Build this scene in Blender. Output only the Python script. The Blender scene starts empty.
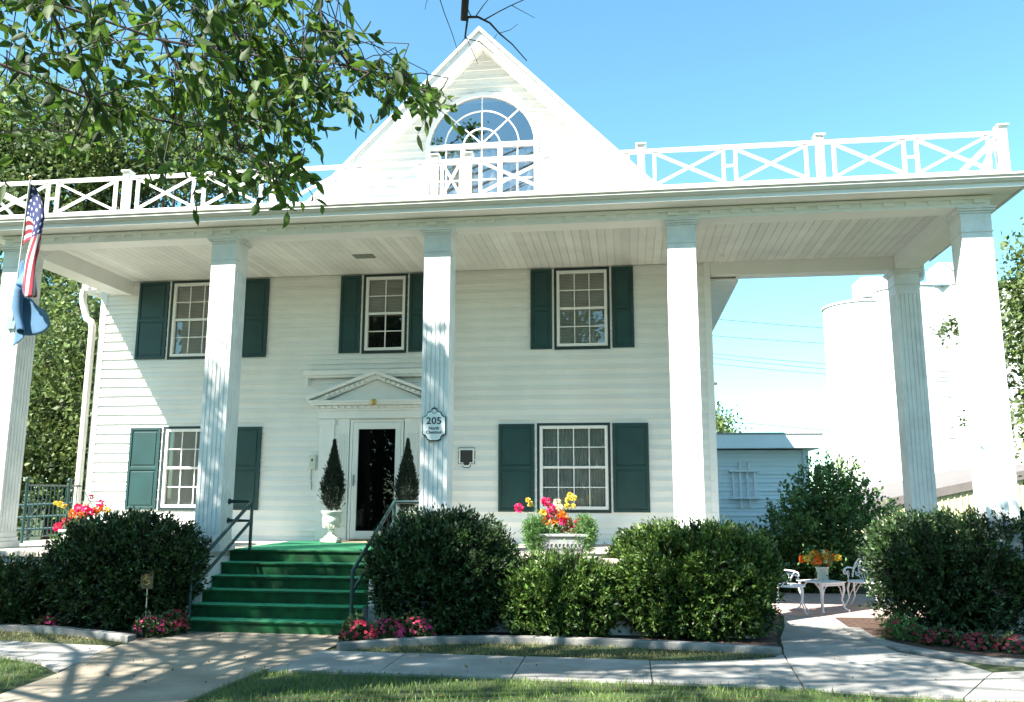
import bpy, bmesh, math, random
import numpy as np
from mathutils import Vector, Matrix
random.seed(7); rng = np.random.default_rng(7)
S = bpy.context.scene
COL = S.collection
# ------------------------------------------------------------ camera
F, PI_, YA, RO = 841.92, .1703, .1362, .0027
CAM = Vector((0, -15, 1.83))
sy, cy, sp, cp = math.sin(YA), math.cos(YA), math.sin(PI_), math.cos(PI_)
fw = Vector((-sy*cp, cy*cp, sp)); rt = Vector((cy, sy, 0)); up = Vector((sy*sp, -cy*sp, cp))
r2 = math.cos(RO)*rt + math.sin(RO)*up; u2 = math.cos(RO)*up - math.sin(RO)*rt
cd = bpy.data.cameras.new('camera'); cam = bpy.data.objects.new('camera', cd); COL.objects.link(cam)
cd.sensor_width = 36; cd.lens = 36*F/1024; cd.clip_end = 2000; cd.clip_start = .05
cam.matrix_world = Matrix(((r2.x, u2.x, -fw.x, CAM.x), (r2.y, u2.y, -fw.y, CAM.y), (r2.z, u2.z, -fw.z, CAM.z), (0, 0, 0, 1)))
S.camera = cam
# ------------------------------------------------------------ light
SUN = Vector((.98, 1.0, -1.55)).normalized()          # direction the light travels
EL = math.asin(-SUN.z)
w = bpy.data.worlds.new('World'); S.world = w; w.use_nodes = True
nt = w.node_tree; bg = nt.nodes['Background']
sk = nt.nodes.new('ShaderNodeTexSky'); sk.sky_type = 'NISHITA'; sk.sun_disc = False
sk.sun_elevation = EL; sk.sun_rotation = math.atan2(-SUN.x, -SUN.y)
sk.altitude = 0; sk.air_density = 1.0; sk.dust_density = .35; sk.ozone_density = 1.0
tn = nt.nodes.new('ShaderNodeMix'); tn.data_type = 'RGBA'; tn.blend_type = 'MULTIPLY'; tn.inputs[0].default_value = 1; tn.inputs[7].default_value = (.63, .97, .93, 1)
nt.links.new(sk.outputs[0], tn.inputs[6]); nt.links.new(tn.outputs[2], bg.inputs[0]); bg.inputs[1].default_value = .079
sl = bpy.data.lights.new('sun', 'SUN'); sl.energy = 4.3; sl.angle = math.radians(.55); sl.color = (1, .955, .88)
so = bpy.data.objects.new('sun', sl); COL.objects.link(so); so.rotation_euler = SUN.to_track_quat('-Z', 'Y').to_euler(); so.location = (-20, -30, 40)
S.view_settings.view_transform = 'Standard'; S.view_settings.look = 'None'; S.view_settings.gamma = 1
S.view_settings.exposure = 2.2
S.render.engine = 'CYCLES'

# ------------------------------------------------------------ projection helpers (measuring only)
def ray(x, y):
    a, b = (x-512)/F, (y-351)/F
    d = fw + r2*a - u2*b
    return d
def in_view(P, m=40):
    v = P - CAM; z = v.dot(fw)
    if z <= .1: return False
    x = 512+F*v.dot(r2)/z; y = 351-F*v.dot(u2)/z
    return -m < x < 1024+m and -m < y < 702+m
def at(x, y, Y):
    d = ray(x, y); return CAM + d*((Y-CAM.y)/d.y)
def ad(x, y, dist):
    return CAM + ray(x, y).normalized()*dist

# ------------------------------------------------------------ materials
def mat(name, col, rough=.6, var=.08, scale=8, bump=0, bscale=60, metal=0, spec=.5, island=0, trans=0, col2=None, coords='Object'):
    m = bpy.data.materials.new(name); m.use_nodes = True
    t = m.node_tree; N = t.nodes; L = t.links; b = N['Principled BSDF']
    tc = N.new('ShaderNodeTexCoord')
    nz = N.new('ShaderNodeTexNoise'); nz.inputs['Scale'].default_value = scale; nz.inputs['Detail'].default_value = 6
    L.new(tc.outputs[coords], nz.inputs['Vector'])
    cr = N.new('ShaderNodeValToRGB'); L.new(nz.outputs[0], cr.inputs[0])
    c2 = col2 or tuple(min(1, c*(1+var)) for c in col)
    c1 = tuple(c*(1-var) for c in col)
    cr.color_ramp.elements[0].position = .3; cr.color_ramp.elements[1].position = .7
    cr.color_ramp.elements[0].color = (*c1, 1); cr.color_ramp.elements[1].color = (*c2, 1)
    out = cr.outputs[0]
    if island:
        g = N.new('ShaderNodeNewGeometry'); mm = N.new('ShaderNodeMapRange')
        mm.inputs[3].default_value = 1-island; mm.inputs[4].default_value = 1+island
        L.new(g.outputs['Random Per Island'], mm.inputs[0])
        vm = N.new('ShaderNodeVectorMath'); vm.operation = 'SCALE'
        L.new(out, vm.inputs[0]); L.new(mm.outputs[0], vm.inputs['Scale']); out = vm.outputs[0]
    L.new(out, b.inputs['Base Color'])
    b.inputs['Roughness'].default_value = rough; b.inputs['Metallic'].default_value = metal
    b.inputs['Specular IOR Level'].default_value = spec
    if bump:
        n2 = N.new('ShaderNodeTexNoise'); n2.inputs['Scale'].default_value = bscale; n2.inputs['Detail'].default_value = 4
        L.new(tc.outputs[coords], n2.inputs['Vector'])
        bp = N.new('ShaderNodeBump'); bp.inputs['Strength'].default_value = bump; bp.inputs['Distance'].default_value = .01
        L.new(n2.outputs[0], bp.inputs['Height']); L.new(bp.outputs[0], b.inputs['Normal'])
    if trans:
        tr = N.new('ShaderNodeBsdfTranslucent'); L.new(out, tr.inputs[0])
        mx = N.new('ShaderNodeMixShader'); mx.inputs[0].default_value = trans
        o = N['Material Output']; L.new(b.outputs[0], mx.inputs[1]); L.new(tr.outputs[0], mx.inputs[2]); L.new(mx.outputs[0], o.inputs[0])
    return m
def stain(m, dark=.55, scale=.9, lo=.46, hi=.62):
    t = m.node_tree; N = t.nodes; L = t.links; b = N['Principled BSDF']; src = b.inputs['Base Color'].links[0].from_socket
    tc = N.new('ShaderNodeTexCoord'); a = N.new('ShaderNodeTexNoise'); a.inputs['Scale'].default_value = scale; a.inputs['Detail'].default_value = 9; a.inputs['Roughness'].default_value = .68
    L.new(tc.outputs['Object'], a.inputs['Vector']); r = N.new('ShaderNodeMapRange'); r.inputs[1].default_value = lo; r.inputs[2].default_value = hi; r.inputs[3].default_value = dark; r.inputs[4].default_value = 1
    L.new(a.outputs[0], r.inputs[0]); vm = N.new('ShaderNodeVectorMath'); vm.operation = 'SCALE'; L.new(src, vm.inputs[0]); L.new(r.outputs[0], vm.inputs['Scale']); L.new(vm.outputs[0], b.inputs['Base Color'])
def glass(name, tint=.88, rough=0.0, k=1.9):
    m = bpy.data.materials.new(name); m.use_nodes = True; t = m.node_tree; N = t.nodes; L = t.links
    N.remove(N['Principled BSDF'])
    gl = N.new('ShaderNodeBsdfGlossy'); gl.inputs['Roughness'].default_value = rough; gl.inputs[0].default_value = (.95, .97, 1, 1)
    tr = N.new('ShaderNodeBsdfTransparent'); tr.inputs[0].default_value = (tint, tint, tint, 1)
    fr = N.new('ShaderNodeFresnel'); fr.inputs[0].default_value = 1.5
    ma = N.new('ShaderNodeMath'); ma.operation = 'MULTIPLY_ADD'; ma.inputs[1].default_value = k; ma.inputs[2].default_value = .02
    L.new(fr.outputs[0], ma.inputs[0])
    mx = N.new('ShaderNodeMixShader'); L.new(ma.outputs[0], mx.inputs[0]); L.new(tr.outputs[0], mx.inputs[1]); L.new(gl.outputs[0], mx.inputs[2])
    L.new(mx.outputs[0], N['Material Output'].inputs[0]); return m
M = {}
M['siding'] = mat('siding', (.82, .81, .775), .55, .025, 1.3, .05, 30)
M['white'] = mat('white_paint', (.79, .785, .755), .5, .03, 5, .05, 40)
M['ceiling'] = mat('ceiling_vinyl', (.77, .765, .72), .5, .03, 3, 0, 30, island=.09)
M['column'] = mat('column_paint', (.74, .74, .72), .5, .05, 2.5, .08, 25)
M['shutter'] = mat('shutter_green', (.009, .046, .044), .5, .15, 3, .1, 40)
M['darktrim'] = mat('dark_green_trim', (.012, .03, .03), .5, .15)
M['blind'] = mat('window_blind', (.74, .75, .66), .7, .05, 3)
M['curtain'] = mat('grey_curtain', (.62, .66, .60), .9, .15, 4)
M['sheer'] = mat('sheer_curtain', (.65, .68, .68), .9, .1, 4)
M['black'] = mat('dark_backing', (.012, .012, .012), .9, .1)  # near-black for backing panels, unlit space put into the colour
M['glass'] = glass('window_glass'); M['skyglass'] = glass('gable_glass', .5, 0, 5.5)
M['doorglass'] = glass('door_glass', .3, 0, .65)
M['carpet'] = mat('green_carpet', (.004, .085, .022), .95, .4, 5, .6, 180)
_b = M['carpet'].node_tree.nodes['Principled BSDF']; _b.inputs['Sheen Weight'].default_value = .9; _b.inputs['Sheen Roughness'].default_value = .35; _b.inputs['Sheen Tint'].default_value = (.18, .9, .45, 1)
M['rail'] = mat('dark_green_metal', (.014, .045, .045), .35, .2, 6)
M['concrete'] = mat('concrete', (.33, .315, .285), .85, .14, 2.2, .35, 90)
M['tanconc'] = mat('tan_concrete', (.315, .265, .195), .85, .14, 1.8, .35, 90)
M['kerb'] = mat('kerb_concrete', (.29, .28, .26), .8, .2, 5, .4, 60)
M['porch'] = mat('porch_concrete', (.52, .48, .40), .75, .1, 3, .2, 50)
M['found'] = mat('white_foundation', (.75, .75, .72), .7, .08, 4, .2, 40)
M['lawn'] = mat('lawn_soil', (.035, .06, .014), .95, .35, 1.6, .6, 40, col2=(.06, .085, .022))
M['mulch'] = mat('mulch', (.05, .026, .017), .95, .5, 22, 1, 60, col2=(.11, .06, .04))
M['grass'] = mat('grass_blades', (.085, .20, .03), .55, .4, .9, island=.35, trans=.3, col2=(.19, .27, .06))
M['drygrass'] = mat('dry_grass_blades', (.13, .15, .04), .6, .35, 1.5, island=.35, trans=.25, col2=(.34, .30, .13))
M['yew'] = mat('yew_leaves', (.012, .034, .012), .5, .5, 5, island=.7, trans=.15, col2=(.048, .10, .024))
M['conifer'] = mat('dark_conifer', (.011, .024, .012), .7, .4, 6, island=.4)
M['yewlit'] = mat('sunlit_yew_leaves', (.024, .078, .014), .45, .5, 6, island=.65, trans=.22, col2=(.12, .20, .035))  # lighter copy of the yew leaves, sunlight put into the colour
M['shrubleaf'] = mat('shrub_leaves', (.06, .15, .05), .5, .4, 2, island=.6, trans=.3, col2=(.18, .29, .08))
M['treeleaf'] = mat('tree_leaves', (.050, .11, .015), .6, .4, 2, island=.55, trans=.5, col2=(.10, .18, .022))
M['farleaf'] = mat('far_tree_leaves', (.07, .13, .035), .6, .45, .7, island=.55, trans=.35, col2=(.17, .23, .06))
M['bark'] = mat('bark', (.07, .05, .035), .9, .3, 12, .8, 40)
M['twig'] = mat('twig_bark', (.045, .032, .03), .85, .3, 30)
M['iron'] = mat('white_cast_iron', (.80, .80, .82), .4, .04, 10)
M['urn'] = mat('urn_plaster', (.62, .64, .55), .7, .12, 20, .5, 60)
M['trough'] = mat('trough_stone', (.26, .27, .26), .8, .2, 20, .5, 60)
M['gutter'] = mat('gutter_metal', (.66, .63, .57), .35, .04, 4)
M['greyroof'] = mat('roof_shingle', (.30, .29, .27), .9, .2, 20, .5, 60)
M['blue'] = mat('pale_blue_siding', (.74, .80, .85), .55, .03, 2)
M['silo'] = mat('silo_paint', (.62, .62, .61), .7, .10, .35, .1, 3)
M['metalwall'] = mat('beige_metal', (.55, .49, .30), .6, .08, 2)
M['brownroof'] = mat('brown_metal_roof', (.15, .13, .12), .6, .1, 2)
M['brass'] = mat('brass', (.55, .38, .12), .35, .1, 20, metal=.8)
M['steel'] = mat('brushed_steel', (.5, .5, .5), .3, .1, 20, metal=.9)
M['bronze'] = mat('dark_bronze', (.03, .028, .025), .45, .3, 60, .4, 120)
M['mat'] = mat('door_mat', (.30, .24, .17), .95, .15, 30, .5, 150)
M['sign'] = mat('sign_white', (.78, .80, .79), .5, .02)
M['ink'] = mat('sign_ink', (.015, .02, .022), .6, .1)
M['gold'] = mat('gold_sign', (.10, .075, .03), .6, .15, 30)
M['blueflag'] = mat('blue_flag_cloth', (.07, .16, .27), .85, .15, 6, island=0)  # blue toned down as if the cloth hung in shade
M['brick'] = mat('patio_brick', (.42, .30, .26), .85, .2, 7, .4, 60)
M['petunia'] = mat('pink_petals', (.62, .04, .14), .6, .2, 20, island=.35, trans=.2)
M['redpetal'] = mat('red_petals', (.42, .02, .05), .6, .2, 20, island=.3, trans=.2)
M['dimred'] = mat('dark_red_petals', (.20, .015, .025), .7, .3, 20, island=.4, trans=.1)
M['magenta'] = mat('magenta_petals', (.80, .03, .16), .6, .2, 20, island=.25, trans=.2)
M['orange'] = mat('orange_petals', (.85, .20, .01), .6, .2, 20, island=.25, trans=.2)
M['yellow'] = mat('yellow_petals', (.82, .62, .08), .6, .15, 20, island=.2, trans=.2)
M['cream'] = mat('cream_petals', (.85, .80, .55), .6, .1, 20, island=.15, trans=.2)
M['fern'] = mat('fern_green', (.12, .24, .07), .6, .3, 10, island=.35, trans=.3)
M['begleaf'] = mat('begonia_leaves', (.06, .09, .03), .5, .5, 15, island=.4, trans=.15)
M['wire'] = mat('cable', (.08, .08, .085), .6, .05)
M['asphalt'] = mat('asphalt', (.06, .06, .06), .9, .2, 3, .4, 80)

stain(M['concrete'], .74, 1.3); stain(M['tanconc'], .74, 1.1); stain(M['kerb'], .6, 3); stain(M['carpet'], .55, 2.2); stain(M['porch'], .7, 2)
stain(M['siding'], .94, 1.6, .35, .6); stain(M['column'], .88, 2.5, .35, .55); stain(M['ceiling'], .88, 1.2, .35, .6); stain(M['silo'], .8, .12, .4, .6); stain(M['lawn'], .6, .8)
# ------------------------------------------------------------ object helpers
def setp(o, parent):
    if parent is not None: o.parent = parent; o.matrix_parent_inverse = Matrix.Translation(parent.location).inverted() if True else o.matrix_parent_inverse
def tag(o, label=None, cat=None, group=None, kind=None):
    if label: o['label'] = label
    if cat: o['category'] = cat
    if group: o['group'] = group
    if kind: o['kind'] = kind
    return o
def empty(name, loc, label, cat, group=None):
    o = bpy.data.objects.new(name, None); COL.objects.link(o); o.location = loc; o.empty_display_size = .1
    bpy.context.view_layer.update()
    return tag(o, label, cat, group)
def finish(me, name, m, parent):
    if m is not None: me.materials.append(M[m] if isinstance(m, str) else m)
    o = bpy.data.objects.new(name, me); COL.objects.link(o)
    if parent is not None:
        base = Vector((0, 0, 0)); p = parent
        while p is not None: base += p.location; p = p.parent
        me.transform(Matrix.Translation(-base)); o.parent = parent
    return o
class MB:
    def __init__(s): s.v = []; s.f = []; s.sm = []
    def add(s, vs, fs, smooth=False):
        n = len(s.v); s.v += [tuple(v) for v in vs]; s.f += [tuple(i+n for i in f) for f in fs]; s.sm += [smooth]*len(fs); return s
    def box(s, x0, x1, y0, y1, z0, z1):
        return s.add([(x0,y0,z0),(x1,y0,z0),(x1,y1,z0),(x0,y1,z0),(x0,y0,z1),(x1,y0,z1),(x1,y1,z1),(x0,y1,z1)],
            [(0,3,2,1),(4,5,6,7),(0,1,5,4),(1,2,6,5),(2,3,7,6),(3,0,4,7)])
    def bar(s, a, b, w, h, upv=(0, 0, 1)):
        a, b = Vector(a), Vector(b); d = (b-a).normalized(); u = Vector(upv)
        x = d.cross(u).normalized(); u = x.cross(d)
        x *= w/2; u *= h/2
        vs = [a-x-u, a+x-u, a+x+u, a-x+u, b-x-u, b+x-u, b+x+u, b-x+u]
        return s.add(vs, [(0,3,2,1),(4,5,6,7),(0,1,5,4),(1,2,6,5),(2,3,7,6),(3,0,4,7)])
    def tube(s, pts, r, n=8, cap=True):
        pts = [Vector(p) for p in pts]; rs = r if isinstance(r, (list, tuple)) else [r]*len(pts)
        rings = []; pu = None
        for i, p in enumerate(pts):
            d = (pts[min(i+1, len(pts)-1)]-pts[max(i-1, 0)])
            if d.length < 1e-9: d = Vector((0, 0, 1))
            d.normalize()
            if pu is None: pu = d.orthogonal().normalized()
            pu = (pu - d*pu.dot(d));
            if pu.length < 1e-6: pu = d.orthogonal()
            pu.normalize(); q = d.cross(pu)
            rings.append([p+(pu*math.cos(2*math.pi*k/n)+q*math.sin(2*math.pi*k/n))*rs[i] for k in range(n)])
        vs = [v for rr in rings for v in rr]; fs = []
        for i in range(len(pts)-1):
            for k in range(n): fs.append((i*n+k, i*n+(k+1) % n, (i+1)*n+(k+1) % n, (i+1)*n+k))
        if cap: fs += [tuple(range(n-1, -1, -1)), tuple(range((len(pts)-1)*n, len(pts)*n))]
        return s.add(vs, fs, True)
    def lathe(s, c, prof, n=24):
        vs = []; fs = []
        for r, z in prof:
            for k in range(n): vs.append((c[0]+r*math.cos(2*math.pi*k/n), c[1]+r*math.sin(2*math.pi*k/n), c[2]+z))
        for i in range(len(prof)-1):
            for k in range(n): fs.append((i*n+k, i*n+(k+1) % n, (i+1)*n+(k+1) % n, (i+1)*n+k))
        fs += [tuple(range(n-1, -1, -1)), tuple(range((len(prof)-1)*n, len(prof)*n))]
        return s.add(vs, fs, True)
    def poly(s, pts2, z0, z1):      # vertical prism over a ground polygon
        n = len(pts2)
        vs = [(x, y, z0) for x, y in pts2]+[(x, y, z1) for x, y in pts2]
        area = sum(pts2[i][0]*pts2[(i+1) % n][1]-pts2[(i+1) % n][0]*pts2[i][1] for i in range(n))
        fs = [tuple(range(n-1, -1, -1)), tuple(range(n, 2*n))]+[(i, (i+1) % n, (i+1) % n+n, i+n) for i in range(n)]
        if area < 0: fs = [tuple(reversed(f)) for f in fs]
        return s.add(vs, fs)
    def polyY(s, pts2, y0, y1):     # prism over an XZ outline, extruded in Y
        n = len(pts2)
        vs = [(x, y0, z) for x, z in pts2]+[(x, y1, z) for x, z in pts2]
        area = sum(pts2[i][0]*pts2[(i+1) % n][1]-pts2[(i+1) % n][0]*pts2[i][1] for i in range(n))
        fs = [tuple(range(n)), tuple(range(2*n-1, n-1, -1))]+[((i+1) % n, i, i+n, (i+1) % n+n) for i in range(n)]
        if area < 0: fs = [tuple(reversed(f)) for f in fs]
        return s.add(vs, fs)
    def build(s, name, m, parent=None, bevel=0, label=None):
        me = bpy.data.meshes.new(name); me.from_pydata(s.v, [], s.f)
        me.polygons.foreach_set('use_smooth', s.sm)
        if any(len(f) > 4 for f in s.f):
            bm = bmesh.new(); bm.from_mesh(me); bmesh.ops.triangulate(bm, faces=[f for f in bm.faces if len(f.verts) > 4]); bm.to_mesh(me); bm.free()
        me.update()
        if any(s.sm): me.set_sharp_from_angle(angle=math.radians(42))
        o = finish(me, name, m, parent)
        if bevel:
            b = o.modifiers.new('bevel', 'BEVEL'); b.width = bevel; b.segments = 2; b.limit_method = 'ANGLE'
        if label: o['label'] = label
        return o
def rect_frame(mb, x0, x1, z0, z1, t, y0, y1):
    mb.box(x0, x0+t, y0, y1, z0, z1); mb.box(x1-t, x1, y0, y1, z0, z1)
    mb.box(x0+t, x1-t, y0, y1, z1-t, z1); mb.box(x0+t, x1-t, y0, y1, z0, z0+t)

# ------------------------------------------------------------ foliage helpers
def nrm(a): return a/np.maximum(np.linalg.norm(a, axis=-1, keepdims=True), 1e-9)
def leaf_obj(name, P, D, L, W, m, parent=None, hi=False, flat=None):
    n = len(P); D = nrm(D)
    R = rng.normal(size=(n, 3)) if flat is None else flat + rng.normal(size=(n, 3))*.35
    Sd = nrm(np.cross(D, R)); Nn = np.cross(Sd, D)
    L = np.broadcast_to(L, (n,))[:, None]; W = np.broadcast_to(W, (n,))[:, None]
    if hi:
        prof = [(0, 0), (.22, .36), (.5, .5), (.78, .28), (1, 0)]
        V = []
        for t, ww in prof: V.append(P+D*L*t-Nn*L*.10*t*t)                 # midrib 0..4
        for t, ww in prof[1:4]: V.append(P+D*L*t+Sd*W*ww+Nn*W*.18-Nn*L*.10*t*t)   # 5..7
        for t, ww in prof[1:4]: V.append(P+D*L*t-Sd*W*ww+Nn*W*.18-Nn*L*.10*t*t)   # 8..10
        V = np.stack(V, 1); k = 11
        F_ = np.array([(0,1,5,5),(1,2,6,5),(2,3,7,6),(3,4,7,7),(0,8,1,1),(1,8,9,2),(2,9,10,3),(3,10,4,4)])
        tris = True
    else:
        V = np.stack([P, P+D*L*.5+Sd*W*.5+Nn*W*.15, P+D*L, P+D*L*.5-Sd*W*.5+Nn*W*.15], 1); k = 4
        F_ = np.array([(0, 1, 2, 3)])
    me = bpy.data.meshes.new(name)
    V = V.reshape(-1, 3)
    faces = (F_[None]+(np.arange(n)*k)[:, None, None]).reshape(-1, 4)
    if hi:
        fl = []; tot = []
        for f in faces.tolist():
            g = list(dict.fromkeys(f)); fl += g; tot.append(len(g))
        tot = np.array(tot); fl = np.array(fl)
    else: fl = faces.ravel(); tot = np.full(len(faces), 4)
    me.vertices.add(len(V)); me.vertices.foreach_set('co', V.ravel().astype('f'))
    me.loops.add(len(fl)); me.loops.foreach_set('vertex_index', fl.astype('i'))
    me.polygons.add(len(tot)); st = np.concatenate([[0], np.cumsum(tot)[:-1]])
    me.polygons.foreach_set('loop_start', st.astype('i')); me.polygons.foreach_set('loop_total', tot.astype('i'))
    me.update(calc_edges=True)
    return finish(me, name, m, parent)
def sphere_dirs(n): return nrm(rng.normal(size=(n, 3)))
def lump(d, ph, k=3.0):
    return (np.sin(d[:, 0]*k*1.7+ph)+np.sin(d[:, 1]*k*2.1+ph*2)+np.sin(d[:, 2]*k*1.9+ph*3)+np.sin((d[:, 0]+d[:, 2])*k*2.7+ph*5))/4
def bush_pts(c, r, nspr, per, slen, pw=3.0, amp=.10, depth=.35, ph=0., low=-1):
    d = sphere_dirs(nspr)
    if low > -1: d = d[d[:, 2] > low]
    ad_ = np.abs(d)/1.0
    rad = 1/np.power(np.sum(ad_**pw, 1), 1/pw)
    u = 1-depth*rng.random(len(d))**1.6
    q = d*(rad*(1+amp*lump(d*1.0, ph)+.05*rng.normal(size=len(d)))*u)[:, None]
    P = np.array(c)+q*np.array(r)
    mk = (np.sin(P[:, 0]*9.1+ph*3)+np.sin(P[:, 2]*10.3+P[:, 0]*4+ph)+np.sin(P[:, 1]*8.7+P[:, 2]*5))/3+.25*rng.normal(size=len(P)) > -.42
    P = P[mk]; d = d[mk]
    ax = nrm(nrm(d/np.array(r))*1.0+np.array([0, 0, .55])+rng.normal(size=d.shape)*.35)
    n = len(P)
    t = rng.random((n, per)); sl_ = slen*(.6+.8*rng.random(n))
    PP = P[:, None]+ax[:, None]*(t*sl_[:, None])[..., None]
    DD = ax[:, None]*.8+rng.normal(size=(n, per, 3))*.55
    return PP.reshape(-1, 3), DD.reshape(-1, 3)
def stems(c, r, n=7, rr=.014):
    mb = MB()
    for i in range(n):
        a = random.uniform(0, 6.28); e = Vector((c[0]+math.cos(a)*r[0]*random.uniform(.2, .8), c[1]+math.sin(a)*r[1]*.6, c[2]+r[2]*random.uniform(.1, .7)))
        b = Vector((c[0]+random.uniform(-.3, .3)*r[0], c[1]+random.uniform(-.3, .3)*r[1], 0))
        m_ = (b+e)/2+Vector((random.uniform(-.1, .1), random.uniform(-.1, .1), 0))
        mb.tube([b, m_, e], [rr*1.4, rr, rr*.4], 6)
    return mb
def bush(name, label, cat, c, r, nspr, m='yew', per=14, slen=.15, L=.060, W=.024, group=None, pw=3.0, amp=.1, ph=0., depth=.4, extra=None):
    root = empty(name, (c[0], c[1], 0), label, cat, group)
    P, D = bush_pts(c, r, nspr, per, slen, pw, amp, depth, ph)
    P2, D2 = bush_pts(c, [x*.72 for x in r], nspr//3, per, slen*1.2, pw, amp, .6, ph)
    tf = sphere_dirs(nspr//28); tf[:, 2] = np.abs(tf[:, 2])*.9+.1*tf[:, 2]      # tufts that stand out of the clipped surface
    rad_ = 1/np.power(np.sum(np.abs(tf)**pw, 1), 1/pw); Ct = np.array(c)+tf*rad_[:, None]*np.array(r)*(.98+.06*rng.random(len(tf)))[:, None]
    A_ = nrm(tf+np.array([0, 0, .7])+rng.normal(size=tf.shape)*.25)
    P4 = (Ct[:, None]+A_[:, None]*(rng.random((len(tf), 60))*.22)[..., None]+rng.normal(size=(len(tf), 60, 3))*.035).reshape(-1, 3); D4 = (A_[:, None]+rng.normal(size=(len(tf), 60, 3))*.45).reshape(-1, 3)
    P = np.concatenate([P, P2, P4]); D = np.concatenate([D, D2, D4])
    if extra is not None:
        for (c3, r3, n3) in extra:
            P3, D3 = bush_pts(c3, r3, n3, per, slen, pw, amp, depth, ph+1); P = np.concatenate([P, P3]); D = np.concatenate([D, D3])
    k = P[:, 2] > .03; P = P[k]; D = D[k]
    s_ = .45+1.0*rng.random(len(P))
    leaf_obj('foliage', P, D, L*s_, W*s_, m, root)
    sb = stems(c, r, 12)
    for k in range(16):
        a = random.uniform(0, 6.28); q = Vector((c[0]+math.cos(a)*r[0]*.75, c[1]+math.sin(a)*r[1]*.75, c[2]+r[2]*random.uniform(.3, .8)))
        sb.tube([q, q+Vector((math.cos(a)*.12, math.sin(a)*.1, .2)), q+Vector((math.cos(a)*.2, math.sin(a)*.16, .42+random.random()*.08))], [.005, .004, .002], 5)
    sb.build('stem', 'bark', root)
    return root
def tree(name, label, base, h, lobes, nclump, m, leaf=.16, tr=.25, per=10, clr=.4, group=None, seed=0, cat='tree', dens=.0):
    root = empty(name, base, label, cat, group)
    bx = Vector(base); top = Vector((bx.x+.3, bx.y, h*.8)); mb = MB()
    pts = [bx+Vector((0, 0, -.1)), bx+Vector((.06, 0, h*.2)), bx+Vector((-.05, .1, h*.45)), top]
    mb.tube(pts, [tr*1.25, tr, tr*.7, tr*.15], 10)
    Ps = []; Dr = []
    tot = sum(l[3]*l[4]*l[5] for l in lobes)**1.0
    for li, (x, y, z, rx, ry, rz) in enumerate(lobes):
        nn = int(nclump*(rx*ry*rz)/tot)
        d = sphere_dirs(nn); u = 1-.6*rng.random(nn)**1.3
        q = d*(u*(1+.22*lump(d, seed+li*1.7, 4))) [:, None]
        P = np.array([x, y, z])+q*np.array([rx, ry, rz])
        keep = lump(P*.9, seed+li, 1.6)+.35*rng.normal(size=nn) > -.45+dens
        Ps.append(P[keep]); Dr.append(d[keep])
        for k in range(5):
            e = Vector((x, y, z))+Vector(tuple(d[k]*np.array([rx, ry, rz])*.75))
            s0 = pts[1].lerp(pts[3], random.uniform(.1, .8)); mid = (s0+e)/2+Vector((0, 0, -.3))
            mb.tube([s0, mid, e], [tr*.28, tr*.16, tr*.04], 6)
    mb.build('trunk', 'bark', root)
    P = np.concatenate(Ps); d = np.concatenate(Dr); n = len(P)
    PP = (P[:, None]+rng.normal(size=(n, per, 3))*clr*.5).reshape(-1, 3)
    DD = (d[:, None]*.5+rng.normal(size=(n, per, 3))*.7+np.array([0, 0, -.25])).reshape(-1, 3)
    s_ = .6+.8*rng.random(len(PP))
    k = PP[:, 2] > .2
    leaf_obj('crown', PP[k], DD[k], (leaf*s_)[k], (leaf*.55*s_)[k], m, root)
    return root

# ============================================================ SETTING
def sheet(name, m, pts, z0, z1): return tag(MB().poly(pts, z0, z1).build(name, m), kind='structure')
g = MB(); g.add([(-400, -400, 0), (400, -400, 0), (400, 600, 0), (-400, 600, 0)], [(0, 1, 2, 3)]); tag(g.build('lawn', 'lawn'), kind='structure')
# approach walk
sheet('approach_path', 'tanconc', [(-6.02, -3.86), (-3.55, -3.86), (-3.62, -5.0), (-3.86, -6.3), (-4.0, -8.5), (-4.2, -14), (-6.6, -14), (-6.2, -9.5), (-5.75, -7.6), (-5.85, -6.6), (-6.2, -5.3), (-6.2, -4.5)], -.05, .022)
mb = MB()
for a, b in [(-3.62, -2.61), (-2.6, -1.21), (-1.2, .19)]: mb.poly([(a, -5.0 if a > -3 else -4.98), (b, -5.03), (b, -6.15), (a if a > -3 else -3.8, -6.15)], -.05, .026)
mb.poly([(.2, -5.06), (.9, -4.96), (1.35, -4.8), (1.62, -4.62), (1.74, -4.4), (1.62, -6.2), (.2, -6.15)], -.05, .026)
mb.poly([(1.635, -6.2), (1.755, -4.4), (1.80, -4.1), (2.55, -4.6), (3.55, -5.45), (2.98, -6.42), (2.3, -6.36)], -.05, .026)
mb.poly([(2.99, -6.43), (3.56, -5.46), (3.72, -5.2), (4.6, -4.85), (7.5, -4.9), (7.5, -6.3), (4.5, -6.5), (3.0, -6.46)], -.05, .030)
tag(mb.build('sidewalk', 'concrete', bevel=.006), kind='structure')
mb = MB().poly([(1.81, -4.09), (1.9, -3.3), (2.15, -2.2), (3.02, -2.2), (3.0, -3.1), (3.1, -4.1), (3.6, -4.7), (3.72, -5.19), (3.56, -5.44), (2.56, -4.59)], -.05, .030)
mb.poly([(2.15, -2.19), (2.35, -.95), (3.05, -1.3), (3.03, -2.19)], -.05, .026)
tag(mb.build('garden_path', 'concrete', bevel=.006), kind='structure')
sheet('patio', 'brick', [(2.36, -.94), (1.7, -.9), (1.7, 2.2), (4.9, 2.2), (4.9, -1.2), (3.06, -1.3)], -.05, .02)
mb = MB().poly([(-12, -4.98), (-7.6, -4.98), (-6.24, -5.1), (-6.0, -6.0), (-5.9, -6.55), (-6.4, -6.15), (-7.0, -5.9), (-8.2, -5.85), (-12, -5.95)], -.05, .026)
tag(mb.build('side_path', 'concrete'), kind='structure')
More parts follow.
